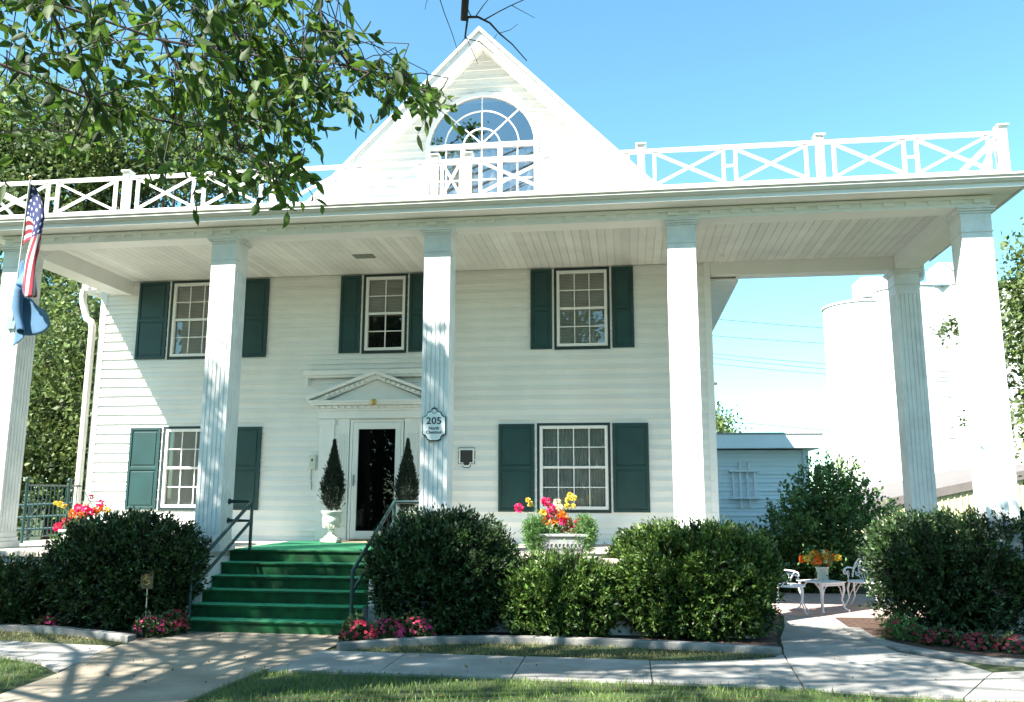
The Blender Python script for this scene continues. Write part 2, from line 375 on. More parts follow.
# planting beds
sheet('flower_bed', 'mulch', [(-12, -4.0), (-8.9, -4.03), (-7.9, -4.12), (-6.15, -4.66), (-6.05, -3.3), (-12, -3.3)], -.05, .03)
sheet('flower_bed', 'mulch', [(-3.5, -4.8), (-2.6, -4.28), (-1.84, -4.02), (-.4, -4.0), (.84, -4.14), (1.72, -4.34), (1.85, -3.3), (2.3, -.95), (1.6, -.9), (1.6, -3.2), (-3.5, -3.2)], -.05, .03)
sheet('flower_bed', 'mulch', [(3.02, -2.2), (3.05, -1.25), (5, -1.1), (8, -1.1), (8, -4.3), (4.4, -4.45), (3.7, -4.2), (3.2, -3.7), (3.0, -3.1)], -.05, .034)
sheet('driveway', 'concrete', [(-3, 3), (25, 3), (25, 5), (-3, 5)], -.05, .012) if False else None
sheet('street', 'asphalt', [(-80, -32), (80, -32), (80, -23), (-80, -23)], -.05, .006)
def kerb(pts, wd=.13, z=.085):
    pts = [Vector((x, y, 0)) for x, y in pts]; mb = MB(); L_ = []; R_ = []
    for i, p in enumerate(pts):
        d = (pts[min(i+1, len(pts)-1)]-pts[max(i-1, 0)]).normalized(); n_ = Vector((-d.y, d.x, 0))
        L_.append(p+n_*wd/2); R_.append(p-n_*wd/2)
    mb.poly([(p.x, p.y) for p in L_]+[(p.x, p.y) for p in reversed(R_)], -.05, z)
    return tag(mb.build('bed_kerb', 'kerb', bevel=.012), kind='structure')
kerb([(-12, -4.02), (-8.9, -4.06), (-8.2, -4.10), (-7.6, -4.20), (-6.9, -4.42), (-6.25, -4.66)])
kerb([(-3.5, -4.82), (-3.3, -4.70), (-2.9, -4.44), (-2.4, -4.2), (-1.9, -4.05), (-1.2, -3.98), (-.4, -4.02), (.4, -4.10), (1.0, -4.18), (1.5, -4.28), (1.73, -4.36)])
kerb([(3.02, -2.3), (3.0, -3.0), (3.14, -3.6), (3.5, -4.15), (4.05, -4.5), (5, -4.68), (7.5, -4.7)], .26, .045)
# grass blades
def grass(name, polys, dens, hgt, m, wd=.006):
    Ps = []
    for pl in polys:
        xs = [p[0] for p in pl]; ys = [p[1] for p in pl]
        n = int((max(xs)-min(xs))*(max(ys)-min(ys))*dens)
        q = np.stack([rng.uniform(min(xs), max(xs), n), rng.uniform(min(ys), max(ys), n)], 1)
        ins = np.zeros(n, bool); j = len(pl)-1
        for i in range(len(pl)):
            xi, yi = pl[i]; xj, yj = pl[j]
            c_ = ((yi > q[:, 1]) != (yj > q[:, 1])) & (q[:, 0] < (xj-xi)*(q[:, 1]-yi)/(yj-yi+1e-12)+xi)
            ins ^= c_; j = i
        q = q[ins]
        tuft = np.sin(q[:, 0]*9+q[:, 1]*4)+np.sin(q[:, 0]*5-q[:, 1]*11)+rng.normal(size=len(q))
        q = q[tuft > -1.6]
        Ps.append(q)
    q = np.concatenate(Ps); P = np.concatenate([q, np.zeros((len(q), 1))], 1)
    D = rng.normal(size=P.shape)*.45; D[:, 2] = 1
    s_ = .5+rng.random(len(P))
    return tag(leaf_obj(name, P, D, hgt*s_, wd*(.7+.6*rng.random(len(P))), m), kind='stuff')
o = grass('grass', [[(-3.9, -6.17), (-3.0, -6.13), (-1.3, -6.19), (.2, -6.17), (1.6, -6.22), (2.3, -6.38), (3.0, -6.48), (4.5, -6.53), (7.5, -6.33), (7.5, -9.5), (-3.95, -9.5)],
    [(-6.0, -6.55), (-6.45, -6.18), (-7.0, -5.93), (-8.2, -5.88), (-12, -5.98), (-12, -9.5), (-6.3, -9.5), (-5.8, -7.6)]], 1500, .055, 'grass')
tag(o, 'sparse green lawn grass in front of the sidewalk', 'grass')
o = grass('grass', [[(-3.4, -4.96), (-3.2, -4.74), (-2.5, -4.34), (-1.9, -4.14), (-1.2, -4.07), (-.4, -4.11), (1.0, -4.28), (1.6, -4.4), (1.7, -4.46), (1.5, -4.68), (.9, -4.92), (.2, -5.04), (-2.6, -5.0)],
    [(-12, -4.12), (-8.9, -4.16), (-7.6, -4.30), (-6.9, -4.52), (-6.27, -4.75), (-6.3, -5.0), (-7.6, -4.96), (-12, -4.96)]], 1700, .045, 'drygrass')
tag(o, 'thin yellowing grass strip between bed kerb and sidewalk', 'grass')

# ============================================================ HOUSE
ZP = 1.01
house = empty('house', (-4.36, 0, 0), 'large white clapboard house with tall two storey columned porch and arched gable window', 'house')
wins = [(-8.77, -7.42, 4.40, 5.955, 4, 4, 'blind'), (-4.89, -4.03, 4.44, 5.955, 2, 4, 'dark'), (-1.28, -.27, 4.44, 5.955, 3, 4, 'blind'),
        (-8.73, -7.42, 1.54, 3.11, 4, 4, 'blind'), (-1.60, -.30, 1.54, 3.11, 4, 4, 'curtain')]
shut = [(-9.43, -8.81, 4.41, 5.94), (-7.38, -6.76, 4.41, 5.94), (-5.33, -4.93, 4.45, 5.94), (-3.99, -3.59, 4.45, 5.94), (-1.71, -1.32, 4.45, 5.94), (-.23, .16, 4.45, 5.94),
        (-9.39, -8.77, 1.56, 3.09), (-7.38, -6.76, 1.56, 3.09), (-2.29, -1.645, 1.55, 3.10), (-.26, .365, 1.55, 3.10)]
XL, XR = -10.21, 1.49
AX, AZ, AR = -2.65, 8.42, 1.045          # arched window centre, spring, radius
RS, RX, RZ = 1.02, -2.63, 10.60         # roof slope, ridge x, ridge z
def siding(mb, za, zb, bounds, opens, place, c=.09):
    k = 0
    while za+k*c < zb-1e-6:
        z0 = za+k*c; z1 = min(z0+c, zb); dp = -.038 if k % 2 == 0 else -.020; k += 1
        segs = [(bounds(z0)[0], bounds(z0)[1], bounds(z1)[0], bounds(z1)[1])]
        for op in opens:
            r_ = op((z0+z1)/2)
            if r_ is None: continue
            ns = []
            for a0, b0, a1, b1 in segs:
                if r_[1] <= max(a0, a1) or r_[0] >= min(b0, b1): ns.append((a0, b0, a1, b1)); continue
                if r_[0] > a0: ns.append((a0, r_[0], a1, r_[0]))
                if r_[1] < b0: ns.append((r_[1], b0, r_[1], b1))
            segs = ns
        for a0, b0, a1, b1 in segs:
            if b0-a0 < .004: continue
            mb.add([place(a0, dp, z0), place(b0, dp, z0), place(b1, -.003, z1), place(a1, -.003, z1)], [(0, 1, 2, 3)])
            mb.add([place(a0, 0, z0), place(b0, 0, z0), place(b0, dp, z0), place(a0, dp, z0)], [(0, 1, 2, 3)])
def ro(x0, x1, z0, z1): return lambda z: (x0, x1) if z0 < z < z1 else None
opens = [ro(w_[0], w_[1], w_[2], w_[3]) for w_ in wins]+[ro(-5.05, -4.03, 0, 3.2)]
mb = MB(); siding(mb, ZP, 5.98, lambda z: (XL, XR), opens, lambda x, y, z: (x, y, z))
siding(mb, .1, 5.8, lambda z: (0, 9), [], lambda x, y, z: (XR-y, x, z))
siding(mb, .1, 5.8, lambda z: (-9, 0), [], lambda x, y, z: (XL+y, -x, z))
def gb(z):
    h = max(0, (RZ-.23-z)/RS); return (max(RX-h, -6.95), min(RX+h, XR))
def arch(z):
    if 6.3 < z <= AZ: return (AX-AR, AX+AR)
    if AZ < z < AZ+AR: h = math.sqrt(AR*AR-(z-AZ)**2); return (AX-h, AX+h)
siding(mb, 6.2, RZ-.25, gb, [arch], lambda x, y, z: (x, y, z))
mb.build('clapboard_siding', 'siding', house)
mb = MB()                     # wall body behind the siding, with the openings left free
def wallbody(mb, x0, x1, z0, z1, opn, y0, y1):
    xs = sorted(set([x0, x1]+[a for o_ in opn for a in o_[:2]])); 
    for a, b in zip(xs[:-1], xs[1:]):
        cuts = sorted([(o_[2], o_[3]) for o_ in opn if o_[0] < (a+b)/2 < o_[1]]); z = z0
        for c0, c1 in cuts:
            if c0 > z: mb.box(a, b, y0, y1, z, c0)
            z = c1
        if z < z1: mb.box(a, b, y0, y1, z, z1)
wallbody(mb, XL, XR, 0, 6.1, [w_[:4] for w_ in wins]+[(-5.05, -4.03, ZP, 3.2)], .002, .14)
mb.box(XL, XR, .141, 9, 0, 6.1)
sect = [(RX-4.3, 6.1), (RX+4.1, 6.1), (RX, RZ-.27)]
mb.add([(RX+4.35, .16, 6.1), (RX-4.35, .16, 6.1), (RX, .16, RZ-.27), (RX+4.35, 9, 6.1), (RX-4.35, 9, 6.1), (RX, 9, RZ-.27)], [(0, 1, 2), (5, 4, 3)])
wb = mb.build('wall', 'siding', house)
# corner boards
MB().box(XL-.03, XL+.09, -.03, .10, .1, 5.95).build('corner_board', 'white', house); MB().box(XR-.08, XR+.035, -.034, .10, ZP, 5.97).build('corner_board', 'white', house)
# windows
def muntins(mb, x0, x1, z0, z1, nc, nr, y, t=.018):
    for i in range(1, nc): x = x0+(x1-x0)*i/nc; mb.box(x-t/2, x+t/2, y-.012, y+.004, z0, z1)
    for j in range(1, nr): z = z0+(z1-z0)*j/nr; mb.box(x0, x1, y-.010, y+.005, z-t/2, z+t/2)
for x0, x1, z0, z1, nc, nr, st in wins:
    c = MB(); t = .045; rect_frame(c, x0, x1, z0, z1, t, -.028, .03)
    wo = c.build('window', 'darktrim', house)
    f = MB(); a0, a1, b0, b1 = x0+t, x1-t, z0+t+.01, z1-t; rect_frame(f, a0, a1, b0, b1, .055, -.022, .05)
    zm = (b0+b1)/2; f.box(a0+.055, a1-.055, -.006, .03, zm-.022, zm+.022)
    f.build('window_frame', 'white', wo, bevel=.004)
    g0, g1 = a0+.055, a1-.055
    m1 = MB(); muntins(m1, g0, g1, zm+.022, b1-.055, nc, nr//2, .012); muntins(m1, g0, g1, b0+.055, zm-.022, nc, nr//2, .030)
    m1.build('muntin', 'white', wo)
    p = MB(); p.add([(g0, .020, zm), (g1, .020, zm), (g1, .020, b1-.05), (g0, .020, b1-.05)], [(0, 1, 2, 3)])
    p.add([(g0, .038, b0+.05), (g1, .038, b0+.05), (g1, .038, zm), (g0, .038, zm)], [(0, 1, 2, 3)])
    p.build('pane', 'glass', wo)
    b = MB()
    if st in ('blind', 'dark'):
        z = b1-.06; lim = b0 if st == 'blind' else zm-.02
        while z > lim: b.add([(g0, .062, z-.016), (g1, .062, z-.016), (g1, .080, z+.012), (g0, .080, z+.012)], [(0, 1, 2, 3)]); z -= .028
        b.build('blind', 'blind', wo)
        k = MB(); k.box(g0-.02, g1+.02, .10, .13, b0, b1); k.build('dark_room_panel', 'black', wo)  # thin black panel painted as the unlit room
    else:
        n = 40; vs = []; fs = []
        for i in range(n*4+1):
            u = i/(n*4); y = .085+.02*math.sin(u*n*1.15*2*math.pi*.5)+.006*math.sin(u*57)
            vs += [(g0+(g1-g0)*u, y, b0), (g0+(g1-g0)*u, y, b1)]
        for i in range(n*4): fs.append((2*i, 2*i+2, 2*i+3, 2*i+1))
        b.add(vs, fs, True); b.build('curtain', 'curtain', wo)
        k = MB(); k.box(g0-.02, g1+.02, .12, .135, b0, b1); k.build('dark_room_panel', 'black', wo)
    MB().box(x0-.028, x0-.005, -.030, .0, z0-.01, z1+.003).build('side_channel', 'white', wo); MB().box(x1+.005, x1+.028, -.030, .0, z0-.01, z1+.003).build('side_channel', 'white', wo)
for x0, x1, z0, z1 in shut:
    s = MB(); t = .05; rect_frame(s, x0, x1, z0, z1, t, -.055, -.02); zm = z0+(z1-z0)*.5
    s.box(x0+t, x1-t, -.055, -.02, zm-.03, zm+.03)
    s.box(x0+t, x1-t, -.040, -.02, z0+t, zm-.03); s.box(x0+t, x1-t, -.040, -.02, zm+.03, z1-t)
    for q0, q1 in ((z0+t+.035, zm-.065), (zm+.065, z1-t-.035)): s.box(x0+t+.035, x1-t-.035, -.050, -.041, q0, q1)
    s.build('shutter', 'shutter', house, bevel=.004)
# arched window
aw = MB()
def arc_pts(r, n=40): return [(AX+r*math.cos(math.pi*i/n), AZ+r*math.sin(math.pi*i/n)) for i in range(n+1)]
def arc_band(mb, r0, r1, y0, y1, n=40):
    a = arc_pts(r0, n); b = arc_pts(r1, n)
    for i in range(n): mb.polyY([a[i], b[i], b[i+1], a[i+1]], y0, y1)
arc_band(aw, AR-.035, AR+.045, -.06, .06); aw.box(AX-AR-.045, AX-AR+.035, -.06, .06, 6.3, AZ); aw.box(AX+AR-.035, AX+AR+.045, -.06, .06, 6.3, AZ)
aw.box(AX-AR+.035, AX+AR-.035, -.062, .06, AZ-.03, AZ+.045)
for x in (AX-.36, AX+.36): aw.box(x-.04, x+.04, -.058, .06, 6.3, AZ-.03)
aw.box(AX-AR+.035, AX+AR-.035, -.055, .06, 8.085, 8.125)
awo = aw.build('arched_window', 'white', house)
mm = MB(); arc_band(mm, .35, .37, -.02, .02, 24); arc_band(mm, .71, .73, -.02, .02, 32)
for a in (45, 90, 135):
    A = math.radians(a); mm.bar((AX+.04*math.cos(A), 0, AZ+.05+.04*math.sin(A)), (AX+(AR-.05)*math.cos(A), 0, AZ+(AR-.05)*math.sin(A)), .022, .03, (0, 1, 0))
arc_band(mm, .0, .07, -.03, .02, 10)
for x in (AX-.69, AX, AX+.69):
    mm.box(x-.01, x+.01, -.018, .014, 6.3, AZ-.03)
    for z in (7.0, 7.4, 7.75): mm.box(x-.28, x+.28, -.016, .015, z-.01, z+.01)
mm.build('muntin', 'white', awo)
gp = MB(); pp = arc_pts(AR-.03); gp.add([(x, .005, z) for x, z in pp]+[(AX-AR+.03, .005, 6.3), (AX+AR-.03, .005, 6.3)], [tuple(range(len(pp)+2))[::-1]])
gp.build('pane', 'skyglass', awo)
b = MB(); n = 90; vs = []; fs = []
for i in range(n+1):
    u = i/n; x = AX-AR+.06+(2*AR-.12)*u; y = .085+.03*math.sin(u*70); vs += [(x, y, 6.3), (x, y, 8.36)]
for i in range(n):
    if not (.30 < i/n < .36) and not (i/n < .12): fs.append((2*i, 2*i+2, 2*i+3, 2*i+1))
b.add(vs, fs, True); b.build('curtain', 'sheer', awo)
k = MB(); k.add([(AX-AR, .135, 6.3), (AX+AR, .135, 6.3), (AX+AR, .135, AZ+.35), (AX+.6, .135, AZ+.95), (AX-.6, .135, AZ+.95), (AX-AR, .135, AZ+.35)], [(0, 1, 2, 3, 4, 5)]); k.build('dark_room_panel', 'black', awo)
# storm door and surround
d = MB(); rect_frame(d, -5.04, -4.04, ZP, 3.20, .045, -.05, .03); do = d.build('front_door', 'white', house, bevel=.004)
d = MB(); x0, x1, z0, z1 = -4.99, -4.09, ZP+.05, 3.15; d.box(x0, -4.89, -.045, .0, z0, z1); d.box(-4.19, x1, -.045, .0, z0, z1); d.box(-4.89, -4.19, -.045, .0, 3.03, z1); d.box(-4.89, -4.19, -.045, .0, z0, 1.20)
d.build('door_frame', 'white', do, bevel=.004)
MB().add([(-4.89, -.02, 1.20), (-4.19, -.02, 1.20), (-4.19, -.02, 3.03), (-4.89, -.02, 3.03)], [(0, 1, 2, 3)]).build('door_pane', 'doorglass', do)
MB().box(-5.0, -4.08, .09, .12, ZP, 3.18).build('dark_door_panel', 'black', do)  # near-black panel, the dark behind the door glass painted on
d = MB(); d.box(-4.965, -4.94, -.06, -.045, 2.0, 2.2); d.tube([(-4.952, -.06, 2.08), (-4.952, -.10, 2.08), (-4.90, -.10, 2.08)], .008, 8); d.build('door_handle', 'steel', do)
MB().box(-4.89, -4.19, -.05, -.046, 1.08, 1.12).build('kick_trim', 'white', do) 
MB().box(-4.98, -4.10, -.12, -.05, ZP+.003, ZP+.045).build('threshold', 'brass', do)
sr = MB()
for sx in (-1, 1):
    c0 = -4.54
    a, b_ = sorted((c0+sx*.52, c0+sx*.80)); sr.box(a, b_, -.055, -.0, ZP, 3.22)
    for i in range(5): x = a+.05+i*.045; sr.box(x-.012, x+.012, -.066, -.0551, ZP+.25, 2.95)
    a, b_ = sorted((c0+sx*.80, c0+sx*1.08)); sr.box(a+.003, b_, -.085, -.0, ZP, 3.22)
    sr.box(a-.02, b_+.02, -.10, -.086, 3.10, 3.20); sr.box(a, b_, -.10, -.086, ZP+.003, ZP+.2)
cx = -4.54
sr.box(cx-1.10, cx+1.10, -.105, -.0, 3.222, 3.36); sr.box(cx-1.13, cx+1.13, -.14, -.0, 3.362, 3.40)
sr.box(cx-1.16, cx+1.16, -.155, -.0, 3.402, 3.46)
nD = 19
for i in range(nD): x = cx-1.12+i*2.24/(nD-1); sr.box(x-.032, x+.032, -.20, -.156, 3.405, 3.45)
sr.box(cx-1.22, cx+1.22, -.25, -.0, 3.461, 3.50); sr.box(cx-1.26, cx+1.26, -.28, -.0, 3.501, 3.545)
ps = sr.build('door_surround', 'white', house, bevel=.003)
pd = MB(); ap = (cx, 4.08); hw = 1.28
for sx in (-1, 1):
    e = (cx+sx*hw, 3.547)
    pd.polyY([(cx, 4.085), (e[0], 3.60), (e[0], 3.55), (cx, 4.02)] if sx > 0 else [(cx, 4.02), (e[0], 3.55), (e[0], 3.60), (cx, 4.085)], -.30, 0)
    pd.polyY([(cx, 4.018), (e[0]-sx*.06, 3.548), (e[0]-sx*.28, 3.548), (cx, 3.94)] if sx > 0 else [(cx, 3.94), (e[0]-sx*.28, 3.548), (e[0]-sx*.06, 3.548), (cx, 4.018)], -.20, 0)
    for i in range(1, 10):
        t = i/10.5; x = cx+sx*(.06+t*(hw-.30)); z = 4.0-(x-cx)*sx*(.47/1.28)-.035
        pd.box(x-.03, x+.03, -.26, -.201, z-.022, z+.02)
pd.polyY([(cx-.95, 3.547), (cx+.95, 3.547), (cx, 3.93)], -.10, 0)
pd.build('pediment', 'white', ps)
MB().lathe((0, 0, 0), [(.0, 0), (.055, 0), (.06, .015), (.03, .03), (0, .032)], 16).build('medallion', 'brass', ps)
o = bpy.data.objects[-1] if False else [ob for ob in COL.objects if ob.name.startswith('medallion')][0]
o.data.transform(Matrix.Translation((-4.36, 0, 0))); o.rotation_euler = (math.pi/2, 0, 0); o.location = (cx+4.36, -.285, 3.50)
sh = MB(); sh.box(-5.93, -3.20, -.22, -.0, 4.02, 4.10); sh.box(-5.90, -3.23, -.18, -.0, 3.98, 4.018)
for x in (-5.91, -3.26): sh.polyY([(x, 4.015), (x+.05, 4.015), (x+.05, 3.84), (x+.015, 3.82), (x, 3.86)], -.16, -.0)
sh.build('wood_shelf', 'white', house, bevel=.004)
# roof
rf = MB()
def rp(xx): return RZ-RS*abs(xx-RX)
xr, xl = 1.72, RX-4.30
zt = rp(xr)
top = [(xl, rp(xl)), (RX, RZ), (xr, zt)]
def slab_band(mb, y0, y1, xa, xb, th, off=0.0):
    mb.polyY([(xa, rp(xa)+off), (xa, rp(xa)+off-th), (RX, RZ+off-th), (RX, RZ+off)][::-1], y0, y1)
    mb.polyY([(RX, RZ+off), (RX, RZ+off-th), (xb, rp(xb)+off-th), (xb, rp(xb)+off)][::-1], y0, y1)
slab_band(rf, -.46, .10, xl, xr, .12, 0)
slab_band(rf, .101, 9.4, RX-4.64, RX+4.64, .12, 0)
ro_ = rf.build('roof', 'white', house)
MBs = MB(); slab_band(MBs, -.47, 9.42, xl, xr, .03, .034); MBs.build('shingles', 'greyroof', ro_)
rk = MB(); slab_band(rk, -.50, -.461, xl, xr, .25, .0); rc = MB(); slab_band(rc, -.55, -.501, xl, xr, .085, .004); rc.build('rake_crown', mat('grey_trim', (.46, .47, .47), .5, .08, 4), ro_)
slab_band(rk, -.46, 0.0, xl, xr, .025, -.205)
rk.build('rake_board', 'white', ro_)
wg = MB(); wg.box(XL-.46, -6.5, .05, 9.4, 5.86, 6.02); wg.box(XL-.48, XL-.36, -.02, 9.4, 5.80, 5.95); wg.build('wing_roof', 'white', house)
# soffit at the right eave
so_ = MB(); so_.box(XR, RX+4.62, .12, 9.4, 5.66, 5.70); so_.box(RX+4.62, RX+4.66, .12, 9.4, 5.64, 5.84); so_.build('eave_soffit', 'white', house)
# ---- porch
pf = MB(); pf.box(-10.6, -6.02, -3.38, -.0, .0, .93); pf.box(-3.58, 1.58, -3.38, -.0, .0, .93); pf.box(-6.019, -3.581, -2.55, -.0, .0, .93)
pf.build('porch_foundation', 'found', house)
pf = MB(); pf.box(-10.66, -6.02, -3.44, -.02, .931, ZP); pf.box(-3.58, 1.64, -3.44, -.02, .931, ZP); pf.box(-6.018, -3.582, -2.57, -.02, .931, ZP)
pf.build('porch_floor', 'porch', house, bevel=.01)
cb = MB(); xx = -10.0
bw = .133
while xx < 4.68:
    cb.box(xx+.003, xx+bw-.003, -2.66, -.02, 5.972, 5.99); xx += bw
cb.box(-10.0, 4.68, -2.66, -.02, 5.992, 6.0)
cb.build('porch_ceiling', 'ceiling', house)
MB().box(-4.70, -4.33, -1.32, -1.08, 5.962, 5.971).build('ceiling_vent', mat('vent_grey', (.18, .2, .16), .7, .2, 60), house)
cv = [o for o in COL.objects if o.name.startswith('ceiling_vent')][0]
bm_ = MB()
XA, XB = -10.42, 5.40                     # porch roof ends (x)
bm_.box(-10.0, 5.07, -3.0, -2.66, 5.82, 6.02)             # front beam
bm_.box(4.67, 5.072, -2.659, .36, 5.74, 6.02); bm_.box(-10.002, -9.60, -2.659, -.02, 5.70, 6.02)
bm_.box(1.53, 4.669, -.018, .30, 5.73, 6.02)
bm_.box(-10.03, 5.10, -3.035, -3.001, 5.925, 5.97)
pbm = bm_.build('porch_beam', 'siding', house, bevel=.004)
x = -9.85
while x < 5.0: MB().box(x, x+.15, -3.03, -3.001, 5.868, 5.924).build('dentil', 'siding', pbm); x += .30
rfp = MB()
rfp.box(XA, XB, -3.34, .0, 6.021, 6.10)                    # deck body
rfp.box(XA+.02, XB-.02, -3.33, -3.002, 5.985, 6.020)       # front soffit
rfp.box(5.074, XB-.02, -3.001, .38, 5.985, 6.020); rfp.box(XA+.02, -10.004, -3.001, -.0, 5.985, 6.020)
rfp.box(1.6, XB, .001, .40, 6.021, 6.10)
rfp.box(XA-.0, XB, -3.362, -3.341, 5.965, 6.10); rfp.box(XB, XB+.02, -3.362, .42, 5.965, 6.10); rfp.box(XA-.02, XA, -3.362, .04, 5.965, 6.10)
rfp.build('porch_roof', 'siding', house, bevel=.004)
gt = MB()
gt.polyY([(0, 0)], 0, 0) if False else None
prof = [(-3.363, 6.03), (-3.40, 6.035), (-3.43, 6.075), (-3.425, 6.10), (-3.45, 6.115), (-3.45, 6.145), (-3.435, 6.15), (-3.363, 6.14)]
vs = [(XA-.05, y, z) for y, z in prof]+[(XB+.06, y, z) for y, z in prof]; n = len(prof)
gt.add(vs, [tuple(range(n)), tuple(range(2*n-1, n-1, -1))]+[(i, i+n, (i+1) % n+n, (i+1) % n) for i in range(n)])
gt.box(XB+.022, XB+.07, -3.36, .42, 6.03, 6.14); gt.box(XA-.07, XA-.022, -3.36, .04, 6.03, 6.14)
gt.box(XA, XB, -3.34, 0, 6.101, 6.135); gt.box(1.7, XB, .001, .40, 6.101, 6.135)
gt.build('gutter', 'gutter', house)
# ---- columns
def flute_shape(x0, y0, w_, n=5, g=.022, dpt=.012):
    pts = []; c = [(x0, y0), (x0+w_, y0), (x0+w_, y0+w_), (x0, y0+w_)]
    for s_ in range(4):
        a = Vector(c[s_]); b = Vector(c[(s_+1) % 4]); d_ = (b-a).normalized(); inn = Vector((-d_.y, d_.x))
        pts.append(tuple(a)); L_ = w_; pitch = (L_-.06)/n
        for i in range(n):
            m_ = .03+pitch*(i+.5)
            for q, dd in ((m_-g/2, 0), (m_-g/4, dpt), (m_+g/4, dpt), (m_+g/2, 0)):
                pts.append(tuple(a+d_*q+inn*dd))
    return pts
def column(x0, y0, w_=.40, top=5.82, base=ZP):
    s_ = MB(); s_.poly(flute_shape(x0, y0, w_), base+.24, 5.30)
    s_.box(x0, x0+w_, y0, y0+w_, 5.301, 5.46)
    co = s_.build('column', 'column', house)
    s_ = MB(); e = .014; s_.box(x0-e, x0+w_+e, y0-e, y0+w_+e, 5.461, 5.475); s_.box(x0-.004, x0+w_+.004, y0-.004, y0+w_+.004, 5.476, top-.09)
    for i, (q, h) in enumerate(((.02, .03), (.045, .03), (.065, .03))): s_.box(x0-q, x0+w_+q, y0-q, y0+w_+q, top-.09+i*.03+.0005, top-.06+i*.03-.001)
    s_.build('capital', 'column', co, bevel=.004)
    s_ = MB(); s_.box(x0-.05, x0+w_+.05, y0-.05, y0+w_+.05, base+.0, base+.10); s_.box(x0-.025, x0+w_+.025, y0-.025, y0+w_+.025, base+.101, base+.16); s_.box(x0-.006, x0+w_+.006, y0-.006, y0+w_+.006, base+.161, base+.239)
    s_.build('column_base', 'column', co, bevel=.008)
for x0 in (-10.01, -6.41, -2.99, .635): column(x0, -2.98)
column(4.67, -2.98, .40, 5.82, .12); column(4.665, -.0, .40, 5.74, .12)
cpd = MB(); cpd.box(4.5, 5.25, -3.15, .55, -.05, .12); cpd.build('column_plinth', 'porch', house)
# ---- roof balustrade
bl = MB(); posts = [-10.36, -7.80, -5.36, -2.80, -2.29, .28, 2.79, 5.22]; YB = -3.2
bo = MB(); zb0, zb1 = 6.235, 6.80
bo.box(posts[0], posts[-1], YB-.03, YB+.03, zb0-.03, zb0+.03); bo.box(posts[0], posts[-1], YB-.035, YB+.035, zb1-.025, zb1+.025)
balo = bo.build('balustrade', 'white', house, bevel=.006)
def xbrace(mb, P, a, b):
    for t in (a, b): mb.bar(P(t, zb0+.031), P(t, zb1-.026), .045, .045, (0, 1, 0))
    e = .02*(1 if b > a else -1)
    mb.bar(P(a+e, zb0+.05), P(b-e, zb1-.045), .034, .036, (0, 1, 0) if P is PF else (1, 0, 0)); mb.bar(P(a+e, zb1-.045), P(b-e, zb0+.05), .036, .042, (0, 1, 0) if P is PF else (1, 0, 0))
def PF(t, z): return (t, YB, z)
def bay(P, a, b):
    mb = MB(); s_ = (b-a)/abs(b-a); L_ = abs(b-a)
    g_ = .19; hw_ = .085; m_ = (a+b)/2
    xbrace(mb, P, a+s_*g_, m_-s_*hw_); xbrace(mb, P, m_+s_*hw_, b-s_*g_)
    zc_ = (zb0+zb1)/2; mb.bar(P(m_-s_*hw_, zc_), P(m_+s_*hw_, zc_), .03, .04, (0, 1, 0) if P is PF else (1, 0, 0))
    mb.build('cross_brace', 'white', balo)
for a, b in zip(posts[:-1], posts[1:]):
    if b-a < 1:
        mb = MB(); xbrace(mb, PF, a+.11, b-.11); mb.build('gate_panel', 'white', balo)
    else: bay(PF, a, b)
def side(xs):
    def PS(t, z): return (xs, t, z)
    mb = MB(); mb.box(xs-.03, xs+.03, YB, -.15, zb0-.03, zb0+.03); mb.box(xs-.035, xs+.035, YB, -.15, zb1-.025, zb1+.025); mb.build('side_rail', 'white', balo)
    bay(PS, YB, -.2)
side(posts[0]); side(posts[-1])
for x in posts:
    big = x > 2; e = .052
    p_ = MB(); p_.box(x-e, x+e, YB-e, YB+e, 6.136, 6.87); p_.box(x-e-.015, x+e+.015, YB-e-.015, YB+e+.015, 6.871, 6.885)
    p_.add([(x-e-.026, YB-e-.026, 6.886), (x+e+.026, YB-e-.026, 6.886), (x+e+.026, YB+e+.026, 6.886), (x-e-.026, YB+e+.026, 6.886),
            (x-e-.026, YB-e-.026, 6.91), (x+e+.026, YB-e-.026, 6.91), (x+e+.026, YB+e+.026, 6.91), (x-e-.026, YB+e+.026, 6.91), (x, YB, 6.935)],
           [(0, 3, 2, 1), (0, 1, 5, 4), (1, 2, 6, 5), (2, 3, 7, 6), (3, 0, 4, 7), (4, 5, 8), (5, 6, 8), (6, 7, 8), (7, 4, 8)])
    p_.build('balustrade_post', 'white', balo, bevel=.004)
# ---- downspouts
dsp = MB(); X_ = XL-.20
dsp.tube([(X_-.20, -.06, 5.82), (X_-.21, -.06, 5.68), (X_-.20, -.06, 5.58), (X_-.16, -.06, 5.46), (X_-.12, -.07, 5.36), (X_-.08, -.07, 5.24), (X_+.02, -.07, 5.18), (X_+.06, -.07, 5.05), (X_+.06, -.07, 1.2)], .068, 10)
dsp.build('downspout', 'gutter', house)
dsp = MB(); dsp.tube([(5.22, .30, 5.96), (5.22, .30, 5.72), (5.20, .28, 5.64), (5.10, .2, 5.58), (5.09, .2, 5.45)], .05, 10); dsp.build('downspout', 'gutter', house)
